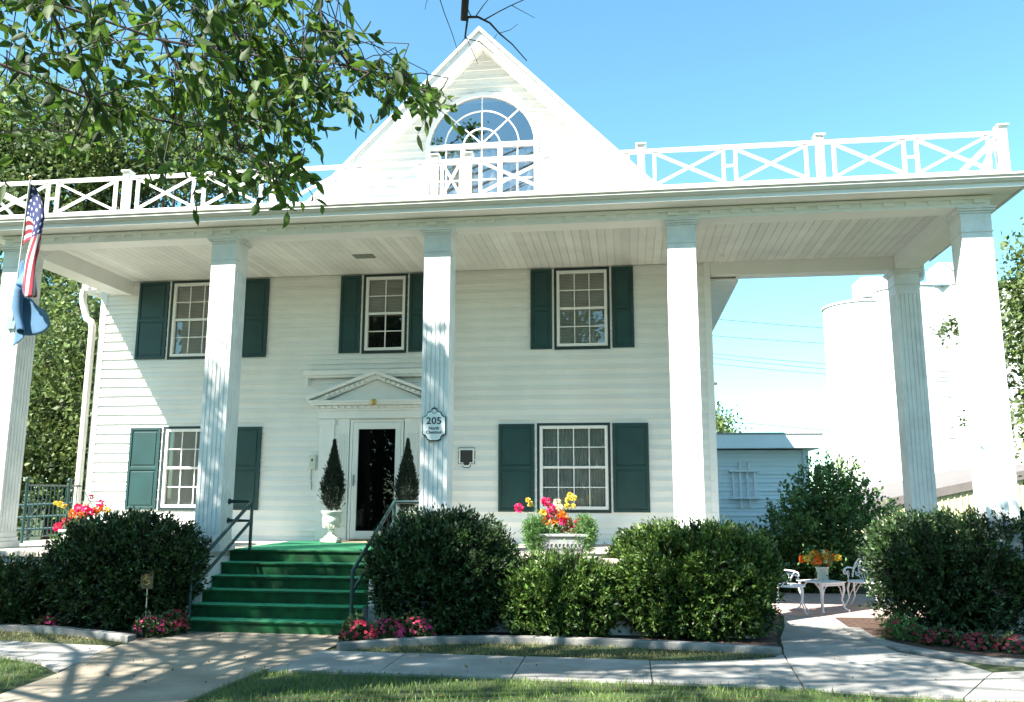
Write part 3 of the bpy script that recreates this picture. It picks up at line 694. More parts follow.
# ---- front steps
st = empty('front_steps', (-4.8, -3.2, 0), 'green carpeted front steps of six risers leading up to the porch door', 'steps')
RI, TR = ZP/6, .262
s_ = MB(); cpt = MB()
for k in range(6):
    yf = -2.57-k*TR; zt_ = ZP-k*RI
    if k > 0: s_.box(-6.0, -3.6, yf+.002, yf+TR-.001, 0, zt_-.012)
    y1 = yf+TR-.02 if k else -.10
    cpt.box(-6.012, -3.588, yf-.032, y1+.02, zt_-.010+(.014 if k == 0 else .0), zt_+.004+(.006 if k == 0 else 0))
    cpt.box(-6.010, -3.590, yf-.012, yf-.001, zt_-RI+.006, zt_-.012)
    cpt.tube([(-6.012, yf-.03, zt_-.008), (-3.588, yf-.03, zt_-.008)], .013, 8)
s_.build('step_block', 'found', st); cpt.build('carpet', 'carpet', st)
MB().box(-5.3, -3.95, -.60, -.13, ZP+.012, ZP+.028).build('doormat', 'mat')
tag(COL.objects['doormat'], 'tan doormat lying before the white storm door', 'doormat')
def handrail(sx, xt, xb, xc, label):
    r_ = empty('handrail', (xt, -2.75, ZP), label, 'handrail')
    yt, yb = -2.72, -3.86
    m_ = MB(); m_.tube([(xt, yt, ZP+.01), (xt, yt, 1.73)], .026, 10); m_.tube([(xb, yb, RI+.004), (xb, yb, .83)], .026, 10); m_.build('post', 'rail', r_)
    m_ = MB(); m_.tube([(xc, yt, 1.735), (xt, yt, 1.735), (xb, yb, .835), (xb, yb, .78)], .027, 10); m_.build('top_rail', 'rail', r_)
    m_ = MB(); m_.tube([(xc, yt, 1.45), (xt, yt, 1.45), (xb, yb, .55)], .024, 10); m_.build('mid_rail', 'rail', r_)
    for z in (1.735, 1.45):
        m_ = MB(); m_.tube([(xc, yt, z), (xc+sx*.015, yt, z)], .045, 14); m_.build('wall_flange', 'rail', r_)
handrail(1, -5.64, -5.93, -6.01, 'dark green pipe handrail bolted to the column left of the steps')
handrail(-1, -3.43, -3.66, -2.985, 'dark green pipe handrail right of the steps, half behind a yew bush')
# ---- porch end railing with ball finials
r_ = empty('porch_railing', (-10.3, -1.0, ZP), 'grey green iron railing with ball finial at left end of porch', 'railing')
for (ya, yb) in ((-1.53, -.44), (-.38, -.06)):
    m_ = MB(); m_.tube([(-10.3, ya, ZP+.98), (-10.3, yb, ZP+.98)], .018, 8); m_.tube([(-10.3, ya, ZP+.10), (-10.3, yb, ZP+.10)], .014, 8); m_.build('rail', 'rail', r_)
    y = ya+.1
    while y < yb-.03:
        m_ = MB(); m_.tube([(-10.3, y, ZP+.10), (-10.3, y, ZP+.98)], .008, 6); m_.build('baluster', 'rail', r_); y += .105
for y in (-1.53, -.41):
    m_ = MB(); m_.tube([(-10.3, y, ZP), (-10.3, y, ZP+1.03)], .026, 8); m_.lathe((-10.3, y, ZP+1.03), [(.005, 0), (.03, .01), (.045, .04), (.045, .055), (.03, .085), (.003, .095)], 12); m_.build('post', 'rail', r_)
# ramp rails beyond
r_ = empty('ramp_railing', (-12, 1.5, 0), 'dark green pipe railing of the ramp behind the iron porch railing', 'railing')
m_ = MB()
for z in (.95, 1.2, 1.45, 1.7): m_.tube([(-16, 1.6, z-.25), (-10.6, 1.4, z)], .025, 6)
m_.build('rail', 'rail', r_)
m_ = MB()
for x in (-15.5, -14, -12.5, -11, -10.65): m_.tube([(x, 1.5, 0), (x, 1.5, 1.72)], .03, 6)
m_.build('post', 'rail', r_)

# ============================================================ SIGNS
def text(s_, size, loc, m, parent, name='lettering', ext=.002, off=0., sx=1.0):
    cu = bpy.data.curves.new(name, 'FONT'); cu.body = s_; cu.size = size; cu.extrude = ext; cu.offset = off; cu.align_x = 'CENTER'; cu.align_y = 'CENTER'; cu.resolution_u = 3
    t_ = bpy.data.objects.new('tmp', cu); COL.objects.link(t_); bpy.context.view_layer.update()
    me = bpy.data.meshes.new_from_object(t_.evaluated_get(bpy.context.evaluated_depsgraph_get())); bpy.data.objects.remove(t_)
    me.transform(Matrix.Translation(loc) @ Matrix.Rotation(math.pi/2, 4, 'X') @ Matrix.Diagonal((sx, 1, 1, 1)))
    me.name = name
    return finish(me, name, m, parent)
sg = empty('house_number_sign', (-2.78, -3.0, 2.8), 'white scalloped house number sign with dark edge on fluted column', 'sign')
def sign_shape(cx, cz, s_):
    hw, hh = .165*s_, .225*s_; pts = []
    def arcq(x, z, r, a0, a1, n=6): return [(x+r*math.cos(math.radians(a0+(a1-a0)*i/n)), z+r*math.sin(math.radians(a0+(a1-a0)*i/n))) for i in range(n+1)]
    q = .07*s_
    top = hh-.075*s_
    right = [(cx+.05*s_, cz-hh)]+arcq(cx+hw, cz-hh+.02*s_, q, 180, 90)+arcq(cx+hw, cz+top+.03*s_, q, 270, 180)+[(cx+.05*s_, cz+top+.035*s_)]
    tp = arcq(cx, cz+top+.045*s_, .045*s_, 0, 180, 12)
    left = [(2*cx-x, z) for x, z in reversed(right)]
    return right+tp+left
MB().polyY(sign_shape(-2.785, 2.845, 1.06), -3.012, -2.984).build('backing', 'darktrim', sg)
MB().polyY(sign_shape(-2.785, 2.845, .985), -3.020, -3.0125).build('sign_face', 'sign', sg)
text('205', .14, (-2.785, -3.022, 2.900), 'ink', sg, off=.002, sx=1.1)
text('North', .062, (-2.785, -3.022, 2.795), 'ink', sg, off=.001)
text('Chestnut', .062, (-2.785, -3.022, 2.737), 'ink', sg, off=.001)
ringm = MB(); n = 20; c_ = (-2.785, 3.045)
for i in range(n):
    a0, a1 = 2*math.pi*i/n, 2*math.pi*(i+1)/n
    ringm.polyY([(c_[0]+.030*math.cos(a0), c_[1]+.030*math.sin(a0)), (c_[0]+.037*math.cos(a0), c_[1]+.037*math.sin(a0)), (c_[0]+.037*math.cos(a1), c_[1]+.037*math.sin(a1)), (c_[0]+.030*math.cos(a1), c_[1]+.030*math.sin(a1))], -3.024, -3.0205)
ringm.build('medallion_ring', 'ink', sg)
pq = empty('wall_plaque', (-2.87, 0, 2.5), 'small dark bronze plaque with pale border on the siding', 'plaque')
def pl_shape(cx, cz, s_): return [(cx+a*s_, cz+b*s_) for a, b in [(-.14, .17), (.14, .17), (.14, -.10), (.07, -.10), (.07, -.14), (.04, -.165), (-.04, -.165), (-.07, -.14), (-.07, -.10), (-.14, -.10)]]
MB().polyY(pl_shape(-2.87, 2.50, 1.08), -.030, -.017).build('backing', 'ink', pq)
MB().polyY(pl_shape(-2.87, 2.50, 1.0), -.038, -.0305).build('border', 'sign', pq)
MB().polyY(pl_shape(-2.87, 2.50, .80), -.044, -.0385).build('bronze_plate', 'bronze', pq)
ib = empty('intercom_box', (-5.75, 0, 2.4), 'small cream wall box with hanging cable left of the door', 'intercom')
MB().box(-5.80, -5.68, -.08, -.017, 2.30, 2.56).build('box_body', 'urn', ib, bevel=.008); MB().box(-5.755, -5.725, -.086, -.081, 2.44, 2.49).build('button', 'ink', ib)
MB().tube([(-5.76, -.04, 2.31), (-5.77, -.03, 2.15), (-5.75, -.03, 1.98), (-5.75, -.025, 1.92)], .006, 6).build('cable', 'wire', ib)
hs = empty('accessible_parking_sign', (-6.38, -4.3, 0), 'small gold plate with wheelchair symbol on thin stake in flowers', 'sign')
MB().tube([(-6.36, -4.18, 0), (-6.37, -4.19, .66)], .009, 6).build('stake', 'steel', hs)
MB().box(-6.46, -6.28, -4.215, -4.205, .60, .84).build('sign_plate', 'gold', hs)
wc = MB(); yy = -4.219; q = Vector((-6.37, yy, .71))
def wp(a, b): return (q.x+a, yy, q.z+b)
wc.tube([wp(.045*math.cos(t), -.01+.045*math.sin(t)) for t in [math.radians(120+i*24) for i in range(11)]], .005, 6)
wc.tube([wp(-.01, .075), wp(-.012, .0), wp(.03, .0), wp(.055, -.045)], .006, 6); wc.tube([wp(-.01, .04), wp(.025, .04)], .005, 6); wc.tube([wp(-.012, .085), wp(-.012, .098)], .011, 8)
wc.build('wheelchair_symbol', 'brass', hs)

# ============================================================ FLAGS
fp = MB(); A, B = Vector((-9.72, -3.0, 4.55)), Vector((-8.66, -4.25, 6.42))
fpr = empty('flag_pole', A, 'slim white flag pole leaning out from the leftmost column', 'flag pole')
fp.tube([A, B], .014, 8); fp.build('pole', 'column', fpr); MB().lathe(B, [(.003, 0), (.022, .01), (.028, .03), (.018, .05), (.002, .06)], 12).build('finial', 'brass', fpr)
MB().box(-9.80, -9.66, -3.02, -2.981, 4.44, 4.64).build('bracket', 'steel', fpr)
def cloth(name, fn, nu, nv, m, label, cat):
    vs = []; uv = []
    for i in range(nu+1):
        for j in range(nv+1): vs.append(fn(i/nu, j/nv)); uv.append((i/nu, j/nv))
    fs = [(i*(nv+1)+j, (i+1)*(nv+1)+j, (i+1)*(nv+1)+j+1, i*(nv+1)+j+1) for i in range(nu) for j in range(nv)]
    me = bpy.data.meshes.new(name); me.from_pydata([tuple(v) for v in vs], [], fs)
    ul = me.uv_layers.new(name='UVMap')
    for l in me.loops: ul.data[l.index].uv = uv[l.vertex_index]
    me.polygons.foreach_set('use_smooth', [True]*len(fs)); o = finish(me, name, m, None)
    sd = o.modifiers.new('thick', 'SOLIDIFY'); sd.thickness = .004
    return tag(o, label, cat)
def usflag_mat():  # stripe and canton colours darkened as if in shade
    m = bpy.data.materials.new('us_flag_cloth'); m.use_nodes = True; t = m.node_tree; N = t.nodes; L = t.links; b = N['Principled BSDF']
    uvn = N.new('ShaderNodeUVMap'); sx = N.new('ShaderNodeSeparateXYZ'); L.new(uvn.outputs[0], sx.inputs[0])
    def mth(op, a, b_=None, c=None):
        n_ = N.new('ShaderNodeMath'); n_.operation = op
        for i, v in enumerate((a, b_, c)):
            if v is None: continue
            if hasattr(v, 'links'): L.new(v, n_.inputs[i])
            else: n_.inputs[i].default_value = v
        return n_.outputs[0]
    U, V = sx.outputs[0], sx.outputs[1]
    st_ = mth('FLOOR', mth('MULTIPLY', V, 13)); odd = mth('MODULO', st_, 2.0)
    mix = N.new('ShaderNodeMix'); mix.data_type = 'RGBA'; L.new(odd, mix.inputs[0]); mix.inputs[6].default_value = (.27, .015, .03, 1); mix.inputs[7].default_value = (.50, .50, .52, 1)
    can = mth('MULTIPLY', mth('LESS_THAN', U, .42), mth('GREATER_THAN', V, 6/13))
    a = mth('SUBTRACT', mth('FRACT', mth('MULTIPLY', U, 6/.42)), .5); c = mth('SUBTRACT', mth('FRACT', mth('MULTIPLY', mth('SUBTRACT', V, 6/13), 5/(7/13))), .5)
    star = mth('LESS_THAN', mth('ADD', mth('MULTIPLY', a, a), mth('MULTIPLY', c, c)), .045)
    mc = N.new('ShaderNodeMix'); mc.data_type = 'RGBA'; L.new(star, mc.inputs[0]); mc.inputs[6].default_value = (.012, .02, .10, 1); mc.inputs[7].default_value = (.50, .50, .54, 1)
    mf = N.new('ShaderNodeMix'); mf.data_type = 'RGBA'; L.new(can, mf.inputs[0]); L.new(mix.outputs[2], mf.inputs[6]); L.new(mc.outputs[2], mf.inputs[7])
    L.new(mf.outputs[2], b.inputs['Base Color']); b.inputs['Roughness'].default_value = .8; return m
def f1(u, v):
    p = B.lerp(A, .03+.42*(1-v))
    drop = u*(1.72-.22*(1-v))
    ph = (1-v)*2.6*math.pi+u*2.6
    wdt = min(1, u*5)
    x = -8.60+.10*math.sin(ph)*(.5+.5*u)+.10*(v-.5)*1.0+.03*math.sin(u*7)
    y = -4.15+.06*math.cos(ph)+.10*(1-v)
    z = 6.36-.62*(1-v)*(1-u*.75)-drop
    q = Vector((x, y, z)); return p.lerp(q, min(1, u*4)**.7)
cloth('american_flag', f1, 40, 60, usflag_mat(), 'american flag hanging limp in folds from the leaning pole', 'flag')
def f2(u, v):
    p = A.lerp(B, .42-.34*(1-v)); ph = v*3*math.pi; gth = min(1, u*3)
    x = -8.86+.14*math.sin(ph)*(.4+.6*u)+.16*(v-.5)+.9*max(0, u-.62)*(1.2*v)-.1*max(0, u-.8)
    y = -3.95+.07*math.cos(ph)
    z = 5.45-.35*(1-v)-u*1.12+.9*max(0, u-.75)*math.sin(v*7)*.5+.25*max(0, u-.7)*v
    return p.lerp(Vector((x, y, z)), gth**.7)
cloth('blue_flag', f2, 30, 40, 'blueflag', 'dull blue flag bunched below the american flag', 'flag')

# ============================================================ POTS, URNS, FLOWERS
def conifer(c, label):
    r_ = empty('potted_conifer', c, label, 'conifer', None)
    n = 1000; t = rng.random(n)**.9; a = rng.random(n)*6.283
    rad = .155*np.where(t < .28, .5+1.8*t, np.maximum(0, (1-t)/.72)**1.25)*(.62+.5*rng.random(n))
    P = np.stack([c[0]+rad*np.cos(a), c[1]+rad*np.sin(a), c[2]+.02+t*1.15], 1)
    ax = nrm(np.stack([np.cos(a)*.55*(1-.85*t), np.sin(a)*.55*(1-.85*t), np.full(n, 1.0)], 1)+rng.normal(size=(n, 3))*.2*(1.1-t[:, None]))
    PP = (P[:, None]+ax[:, None]*(rng.random((n, 10))*.17*(1-.55*t[:, None]))[..., None]).reshape(-1, 3); DD = (ax[:, None]+rng.normal(size=(n, 10, 3))*.22).reshape(-1, 3)
    leaf_obj('foliage', PP, DD, .06, .014, 'conifer', r_)
    MB().tube([(c[0], c[1], c[2]-.1), (c[0], c[1], c[2]+1.05)], [.02, .006], 6).build('trunk', 'bark', r_)
for x, lab in ((-5.13, 'left'), (-3.80, 'right')):
    u_ = empty('garden_urn', (x, -.62, ZP), 'pale plaster pedestal urn left of the storm door' if lab == 'left' else 'pale plaster pedestal urn between storm door and column', 'urn')
    zb = ZP+.018
    MB().box(x-.15, x+.15, -.77, -.47, zb, zb+.06).build('plinth', 'urn', u_, bevel=.01)
    MB().lathe((x, -.62, zb+.061), [(.12, 0), (.13, .02), (.07, .06), (.045, .11), (.06, .14), (.05, .16), (.10, .20), (.155, .27), (.165, .34), (.15, .39), (.155, .41), (.185, .44), (.19, .47), (.165, .475), (.15, .44), (.0, .43)], 28).build('bowl', 'urn', u_)
    gm = MB()
    for k in range(10):
        a = k*math.pi/5; gm.tube([(x+.135*math.cos(a+t), -.62+.135*math.sin(a+t), zb+.30+.05*math.cos(t*14)) for t in np.linspace(0, .6, 6)], .014, 5)
    gm.build('garland_relief', 'urn', u_)
    conifer((x, -.62, ZP+.52), 'slim dark conifer in the urn %s' % ('left of the storm door' if lab == 'left' else 'right of the storm door, cut off by the column'))
def bloom_pts(c, r, n=46):
    d = sphere_dirs(n); P = np.array(c)+d*r*.35; D = d+rng.normal(size=(n, 3))*.25; return P, D
def bouquet(name, label, base, blooms, parent_loc, leaves=None):
    r_ = empty(name, parent_loc, label, 'flowers')
    sm = MB()
    for (x, y, z, r, colr) in blooms:
        P, D = bloom_pts((x, y, z), r); leaf_obj('bloom', P, D, r*.75, r*.6, colr, r_)
        b_ = Vector(base); e = Vector((x, y, z)); sm.tube([b_, (b_+e)/2+Vector((0, 0, .06)), e], .004, 5)
    sm.build('stem', 'fern', r_)
    if leaves:
        n = leaves; c = np.array(base)
        P = c+rng.normal(size=(n, 3))*np.array([.16, .10, .10])+np.array([0, 0, .10]); leaf_obj('foliage', P, rng.normal(size=(n, 3))+np.array([0, 0, .5]), .07, .03, 'fern', r_)
    return r_
YP = -2.95
def pb(lst, Y): return [(*at(px, py, Y+random.uniform(-.07, .07)), r*1.32, c) for px, py, r, c in lst]
pR = pb([(519, 508, .055, 'magenta'), (528, 500, .03, 'yellow'), (530, 504, .035, 'yellow'), (546, 501, .055, 'magenta'), (557, 503, .05, 'cream'), (560, 508, .045, 'cream'), (551, 508, .05, 'magenta'), (550, 515, .055, 'magenta'),
    (543, 513, .045, 'yellow'), (559, 513, .05, 'orange'), (563, 516, .05, 'orange'), (546, 522, .05, 'orange'), (555, 521, .05, 'orange'), (568, 522, .055, 'orange'), (563, 521, .05, 'magenta'), (550, 526, .045, 'cream'),
    (556, 529, .05, 'redpetal'), (566, 532, .06, 'magenta'), (572, 530, .05, 'magenta'), (579, 523, .055, 'magenta'), (586, 522, .055, 'magenta'), (583, 528, .035, 'cream'), (568, 500, .035, 'yellow'), (570, 495, .035, 'yellow'), (574, 498, .035, 'yellow'), (567, 506, .035, 'yellow'), (573, 506, .03, 'yellow')], YP)
bouquet('flower_arrangement', 'bright magenta, orange and yellow flowers in the grey trough below lower right window', at(557, 538, YP), pR, (-.9, YP, 1.3), 260)
tr_ = empty('flower_trough', (-.92, YP, ZP), 'grey white ornamental trough on porch edge holding bright flowers', 'planter')
t_ = MB(); t_.add([(-1.16, YP-.11, ZP+.02), (-.66, YP-.11, ZP+.02), (-.66, YP+.11, ZP+.02), (-1.16, YP+.11, ZP+.02), (-1.22, YP-.14, ZP+.26), (-.60, YP-.14, ZP+.26), (-.60, YP+.14, ZP+.26), (-1.22, YP+.14, ZP+.26)],
    [(0,3,2,1),(4,5,6,7),(0,1,5,4),(1,2,6,5),(2,3,7,6),(3,0,4,7)]); t_.build('trough_body', 'trough', tr_, bevel=.01)
t_ = MB(); t_.box(-1.25, -.57, YP-.165, YP+.165, ZP+.261, ZP+.30); t_.build('rim', 'trough', tr_, bevel=.01)
for k in range(7):
    pass
t_ = MB()
for k in range(9): x = -1.12+k*.055; t_.tube([(x+.025*math.cos(a), YP-.135+.0, ZP+.14+.035*math.sin(a)) for a in np.linspace(0, 6.28, 9)], .008, 5)
t_.build('relief', 'trough', tr_)
for cx_, lb in ((at(537, 532, YP).x, 'left'), (at(584, 534, YP).x, 'right')):
    r_ = empty('asparagus_fern', (cx_, YP, ZP+.2), 'feathery pale green fern at the %s end of the grey trough' % lb, 'fern')
    P, D = bush_pts((cx_, YP-.02, ZP+.28), (.125, .14, .21), 1000, 8, .09, 2.2, .15, .8); leaf_obj('foliage', P, D, .045, .010, 'fern', r_)
pL = pb([(58, 527, .055, 'magenta'), (66, 522, .05, 'magenta'), (70, 520, .05, 'magenta'), (72, 513, .05, 'orange'), (78, 508, .055, 'magenta'), (76, 517, .05, 'orange'), (82, 515, .05, 'orange'), (86, 509, .05, 'magenta'), (90, 512, .055, 'magenta'),
    (97, 509, .05, 'orange'), (100, 503, .05, 'magenta'), (91, 497, .035, 'redpetal'), (104, 508, .045, 'orange'), (108, 510, .04, 'yellow'), (60, 504, .035, 'yellow'), (64, 506, .035, 'yellow'), (56, 503, .03, 'yellow'), (86, 504, .04, 'cream'), (94, 514, .04, 'orange')], YP)
bouquet('flower_arrangement', 'bright pink and orange flowers above the bush at left end of porch', at(82, 535, YP), pL, (-8.4, YP, 1.3), 160)
xL = at(84, 540, YP).x
t_ = MB(); t_.box(xL-.3, xL+.3, YP-.13, YP+.13, ZP+.004, ZP+.26); t_.box(xL-.33, xL+.33, YP-.16, YP+.16, ZP+.261, ZP+.30); tl = t_.build('flower_trough', 'urn', bevel=.01); tag(tl, 'grey planter trough hidden behind the left bush under pink flowers', 'planter')
r_ = empty('asparagus_fern', (xL-.25, YP, ZP+.2), 'pale green fern spilling from the left porch trough', 'fern')
P, D = bush_pts((xL-.22, YP-.1, ZP+.16), (.18, .17, .28), 600, 8, .09, 2.2, .15, .8); leaf_obj('foliage', P, D, .035, .007, 'fern', r_)

# ---- patio furniture
def chair(loc, rz, label):
    r_ = empty('garden_chair', (0, 0, 0), label, 'chair', 'white cast iron patio chairs')
    t = MB(); W_, Dp, H = .27, .24, .42
    prof = [(W_*math.cos(a)*1.0, Dp*math.sin(a)) for a in np.linspace(0, 2*math.pi, 25)[:-1]]
    t.poly(prof, H-.01, H+.012); t.build('seat', 'iron', r_)
    for sx in (-1, 1):
        for syy in (-1, 1):
            l = MB(); x, y = sx*W_*.75, syy*Dp*.72
            l.tube([(x, y, H-.01), (x*1.12, y*1.12, H*.75), (x*1.05, y*1.05, H*.4), (x*1.3, y*1.3, .06), (x*1.5, y*1.5, .012)], [.018, .017, .012, .011, .016], 7)
            l.tube([(x*.4, y*1.0, H-.02), (x*.75, y*1.03, H*.72), (x*1.05, y*1.05, H*.45)], .007, 6); l.build('leg', 'iron', r_)
    bk = MB(); cz = H+.20
    hoop = [(.235*math.cos(a), .20+.05*math.sin(a), H+.05+.36*max(0, math.sin(a))) for a in np.linspace(-.05, math.pi+.05, 21)]
    bk.tube(hoop, .014, 8)
    for k in range(-3, 4):
        x = k*.06; h = .36*math.sqrt(max(0, 1-(x/.235)**2)); bk.tube([(x*.5, .19, H+.02), (x*1.2, .22, H+.05+h*.5), (x*.8, .24, H+.05+h)], .007, 6)
    for cx_, cz_, rr in ((0, .22, .055), (-.10, .16, .045), (.10, .16, .045), (-.07, .28, .04), (.07, .28, .04), (0, .34, .035), (-.16, .10, .03), (.16, .10, .03)):
        bk.tube([(cx_+rr*math.cos(a), .225, H+cz_+rr*math.sin(a)) for a in np.linspace(0, 6.283, 13)], .007, 6)
    bk.build('backrest', 'iron', r_)
    for sx in (-1, 1):
        am = MB(); am.tube([(sx*.235, .20, H+.20), (sx*.28, .08, H+.215), (sx*.29, -.06, H+.20), (sx*.29, -.14, H+.17), (sx*.28, -.15, H+.13), (sx*.275, -.11, H+.12)], .013, 7)
        am.tube([(sx*.285, -.08, H+.19), (sx*.26, -.02, H+.09), (sx*.25, .0, H)], .009, 6)
        am.tube([(sx*.27+.0, .06+.05*math.cos(a), H+.11+.05*math.sin(a)) for a in np.linspace(0, 6.283, 12)], .007, 6); am.build('armrest', 'iron', r_)
    r_.location = loc; r_.rotation_euler = (0, 0, rz); return r_
def dup(root, loc, rz, label):
    r = root.copy(); COL.objects.link(r); r.location = loc; r.rotation_euler = (0, 0, rz); r['label'] = label
    for ch in list(root.children):
        c = ch.copy(); COL.objects.link(c); c.parent = r
        for g_ in ch.children: d_ = g_.copy(); COL.objects.link(d_); d_.parent = c
    return r
ch0 = chair((2.50, -.72, .02), math.radians(78), 'white cast iron garden chair left of the little table, half behind bush')
dup(ch0, (3.85, .08, .02), math.radians(-28), 'white cast iron garden chair right of the little table, beside the hedge')
tb = empty('garden_table', (0, 0, 0), 'low white cast iron table carrying a pot of orange flowers', 'table')
t = MB(); TW, TH = .27, .47; t.box(-TW, TW, -TW, TW, TH-.015, TH); t.build('tabletop', 'iron', tb, bevel=.006)
t = MB(); rect_frame(t, -TW+.02, TW-.02, TH-.06, TH-.016, .02, -TW+.02, -TW+.03)
for a in range(4):
    pass
t.build('apron', 'iron', tb)
for sx in (-1, 1):
    for syy in (-1, 1):
        l = MB(); x, y = sx*TW*.85, syy*TW*.85
        l.tube([(x, y, TH-.015), (x*1.05, y*1.05, TH*.72), (x*.92, y*.92, TH*.4), (x*1.05, y*1.05, TH*.12), (x*1.25, y*1.25, .012)], [.024, .02, .013, .012, .018], 7)
        l.tube([(x*.35, y*.98, TH-.02), (x*.75, y*.98, TH*.78), (x*.95, y*.95, TH*.5)], .007, 6); l.tube([(x*.98, y*.35, TH-.02), (x*.98, y*.75, TH*.78), (x*.95, y*.95, TH*.5)], .007, 6)
        l.build('leg', 'iron', tb)
tb.location = (3.05, -.42, .02); tb.rotation_euler = (0, 0, math.radians(35))
pt = empty('flower_pot', (3.08, -.42, .49), 'pale ribbed pot standing on the white garden table', 'pot')
MB().lathe((3.08, -.42, .491), [(.0, 0), (.075, 0), (.08, .01), (.095, .19), (.105, .195), (.108, .22), (.095, .222), (.09, .19), (0, .18)], 24).build('pot_body', 'urn', pt)
pO = [(3.08+random.gauss(0, .15), -.42+random.gauss(0, .10),   .84+random.gauss(0, .055), .062, random.choice(['orange', 'orange', 'orange', 'yellow'])) for _ in range(20)]
pO += [(3.1, -.48, .95, .035, 'cream'), (3.12, -.5, .80, .035, 'cream')]
bouquet('potted_flowers', 'orange and yellow flowers in the pale pot on the garden table', (3.08, -.42, .70), pO, (3.08, -.42, .7), 200)

# ============================================================ BUSHES
bush('yew_bush', 'dark clipped yew bush left of the green steps', 'bush', (-6.95, -3.78, .72), (.94, .38, .62), 5400, ph=.3, pw=3.2, amp=.13)
bush('yew_bush', 'low dark yew bush at the far left below the porch', 'bush', (-9.15, -3.80, .38), (1.05, .30, .36), 3200, ph=1.1, pw=3.2)
bush('yew_bush', 'rounded dark yew bush right of the green steps under the number sign', 'bush', (-2.53, -3.52, .74), (.84, .44, .66), 5200, ph=2.1, pw=2.8)
bush('yew_bush', 'low sunlit yew bush below the trough of flowers', 'bush', (-.93, -3.56, .45), (.67, .38, .41), 3800, 'yewlit', ph=3.0, pw=2.5)
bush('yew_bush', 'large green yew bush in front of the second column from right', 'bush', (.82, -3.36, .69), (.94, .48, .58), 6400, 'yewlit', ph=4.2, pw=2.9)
bush('yew_hedge', 'long dark yew hedge around the two columns at far right', 'hedge', (5.70, -2.50, .76), (2.14, .74, .66), 12500, ph=5.0, pw=7, amp=.05)
# leafy shrub behind the patio
r_ = empty('leafy_shrub', (4.05, 3.2, 0), 'loose leafy shrub in front of pale blue garage behind the patio table', 'shrub')
Ps, Ds = [], []
for c, rr, n in [((4.0, 3.1, 1.1), (.92, .85, 1.15), 1050), ((4.6, 3.2, 1.05), (.8, .8, .9), 700), ((3.4, 3.0, .9), (.7, .7, .9), 700), ((4.05, 3.1, 1.9), (.5, .45, .5), 330)]:
    P, D = bush_pts(c, rr, n, 8, .28, 2.2, .2, .7, n); Ps.append(P); Ds.append(D)
P = np.concatenate(Ps); D = np.concatenate(Ds); k = P[:, 2] > .05
leaf_obj('foliage', P[k], D[k], .085, .05, 'shrubleaf', r_); stems((4.0, 3.1, 1.2), (.9, .8, 1.2), 9, .02).build('stem', 'bark', r_)
bush('low_shrub', 'low dense green shrubs growing behind the patio furniture', 'shrub', (2.9, 2.6, .42), (1.5, .45, .48), 2600, 'yewlit', ph=7)
# impatiens
def bedding(name, label, c, r, nf, colr, group=None, leafm='begleaf'):
    q = empty(name, (c[0], c[1], .03), label, 'flowers', group)
    P, D = bush_pts((c[0], c[1], r[2]*.45), r, 260, 6, .05, 2.2, .15, .7, c[0]); k = P[:, 2] > .03; leaf_obj('foliage', P[k], D[k]+np.array([0, 0, .2]), .045, .035, leafm, q)
    d = sphere_dirs(nf); d[:, 2] = np.abs(d[:, 2]); d[:, 1] = -np.abs(d[:, 1])*.9+.2*rng.random(nf)
    C_ = np.array([c[0], c[1], r[2]*.45])+nrm(d)*np.array(r)*1.03
    n = nf*5; ang = np.tile(np.arange(5)*1.2566, nf); N_ = np.repeat(nrm(d+np.array([0, -.4, .5])), 5, 0)
    T = nrm(np.cross(N_, np.array([.3, .2, .9]))); B_ = np.cross(N_, T); D = T*np.cos(ang)[:, None]+B_*np.sin(ang)[:, None]
    leaf_obj('blossoms', np.repeat(C_, 5, 0), D, .028, .026, colr, q, flat=N_*4)
for i, (x, y, cr_, lb) in enumerate([(-3.38, -4.40, 'redpetal', 'dark red impatiens clump beside the bottom green step'), (-3.06, -4.20, 'petunia', 'dense pink impatiens clump in the middle of the row right of the steps'), (-2.72, -4.03, 'petunia', 'bright pink impatiens clump at right end of the row right of the steps')]):
    bedding('impatiens', lb, (x, y), (.22, .15, .20), 62, cr_, 'impatiens right of the steps')
bedding('impatiens', 'dusty pink flower clump at foot of the wheelchair sign', (-6.18, -4.35), (.22, .15, .18), 55, 'petunia', 'flowers left of the steps')
bedding('impatiens', 'dark pink flower clump touching the left side of the steps', (-5.98, -4.12), (.17, .14, .22), 45, 'redpetal', 'flowers left of the steps')
bedding('impatiens', 'small pink flower clump at foot of the low left bush', (-7.92, -3.98), (.13, .1, .13), 22, 'petunia')
bedding('begonia', 'green begonia with red flower at left front of the dark hedge', (3.42, -3.25), (.20, .16, .20), 14, 'redpetal', 'begonias before the hedge', 'fern')
for x, y, lb in [(3.78, -3.55, 'red begonia just right of the green begonia'), (4.12, -3.80, 'red begonia in the middle of the row before the hedge'), (4.48, -3.92, 'red begonia at right end of the row before the hedge')]:
    bedding('begonia', lb, (x, y), (.24, .16, .15), 60, 'dimred', 'begonias before the hedge')

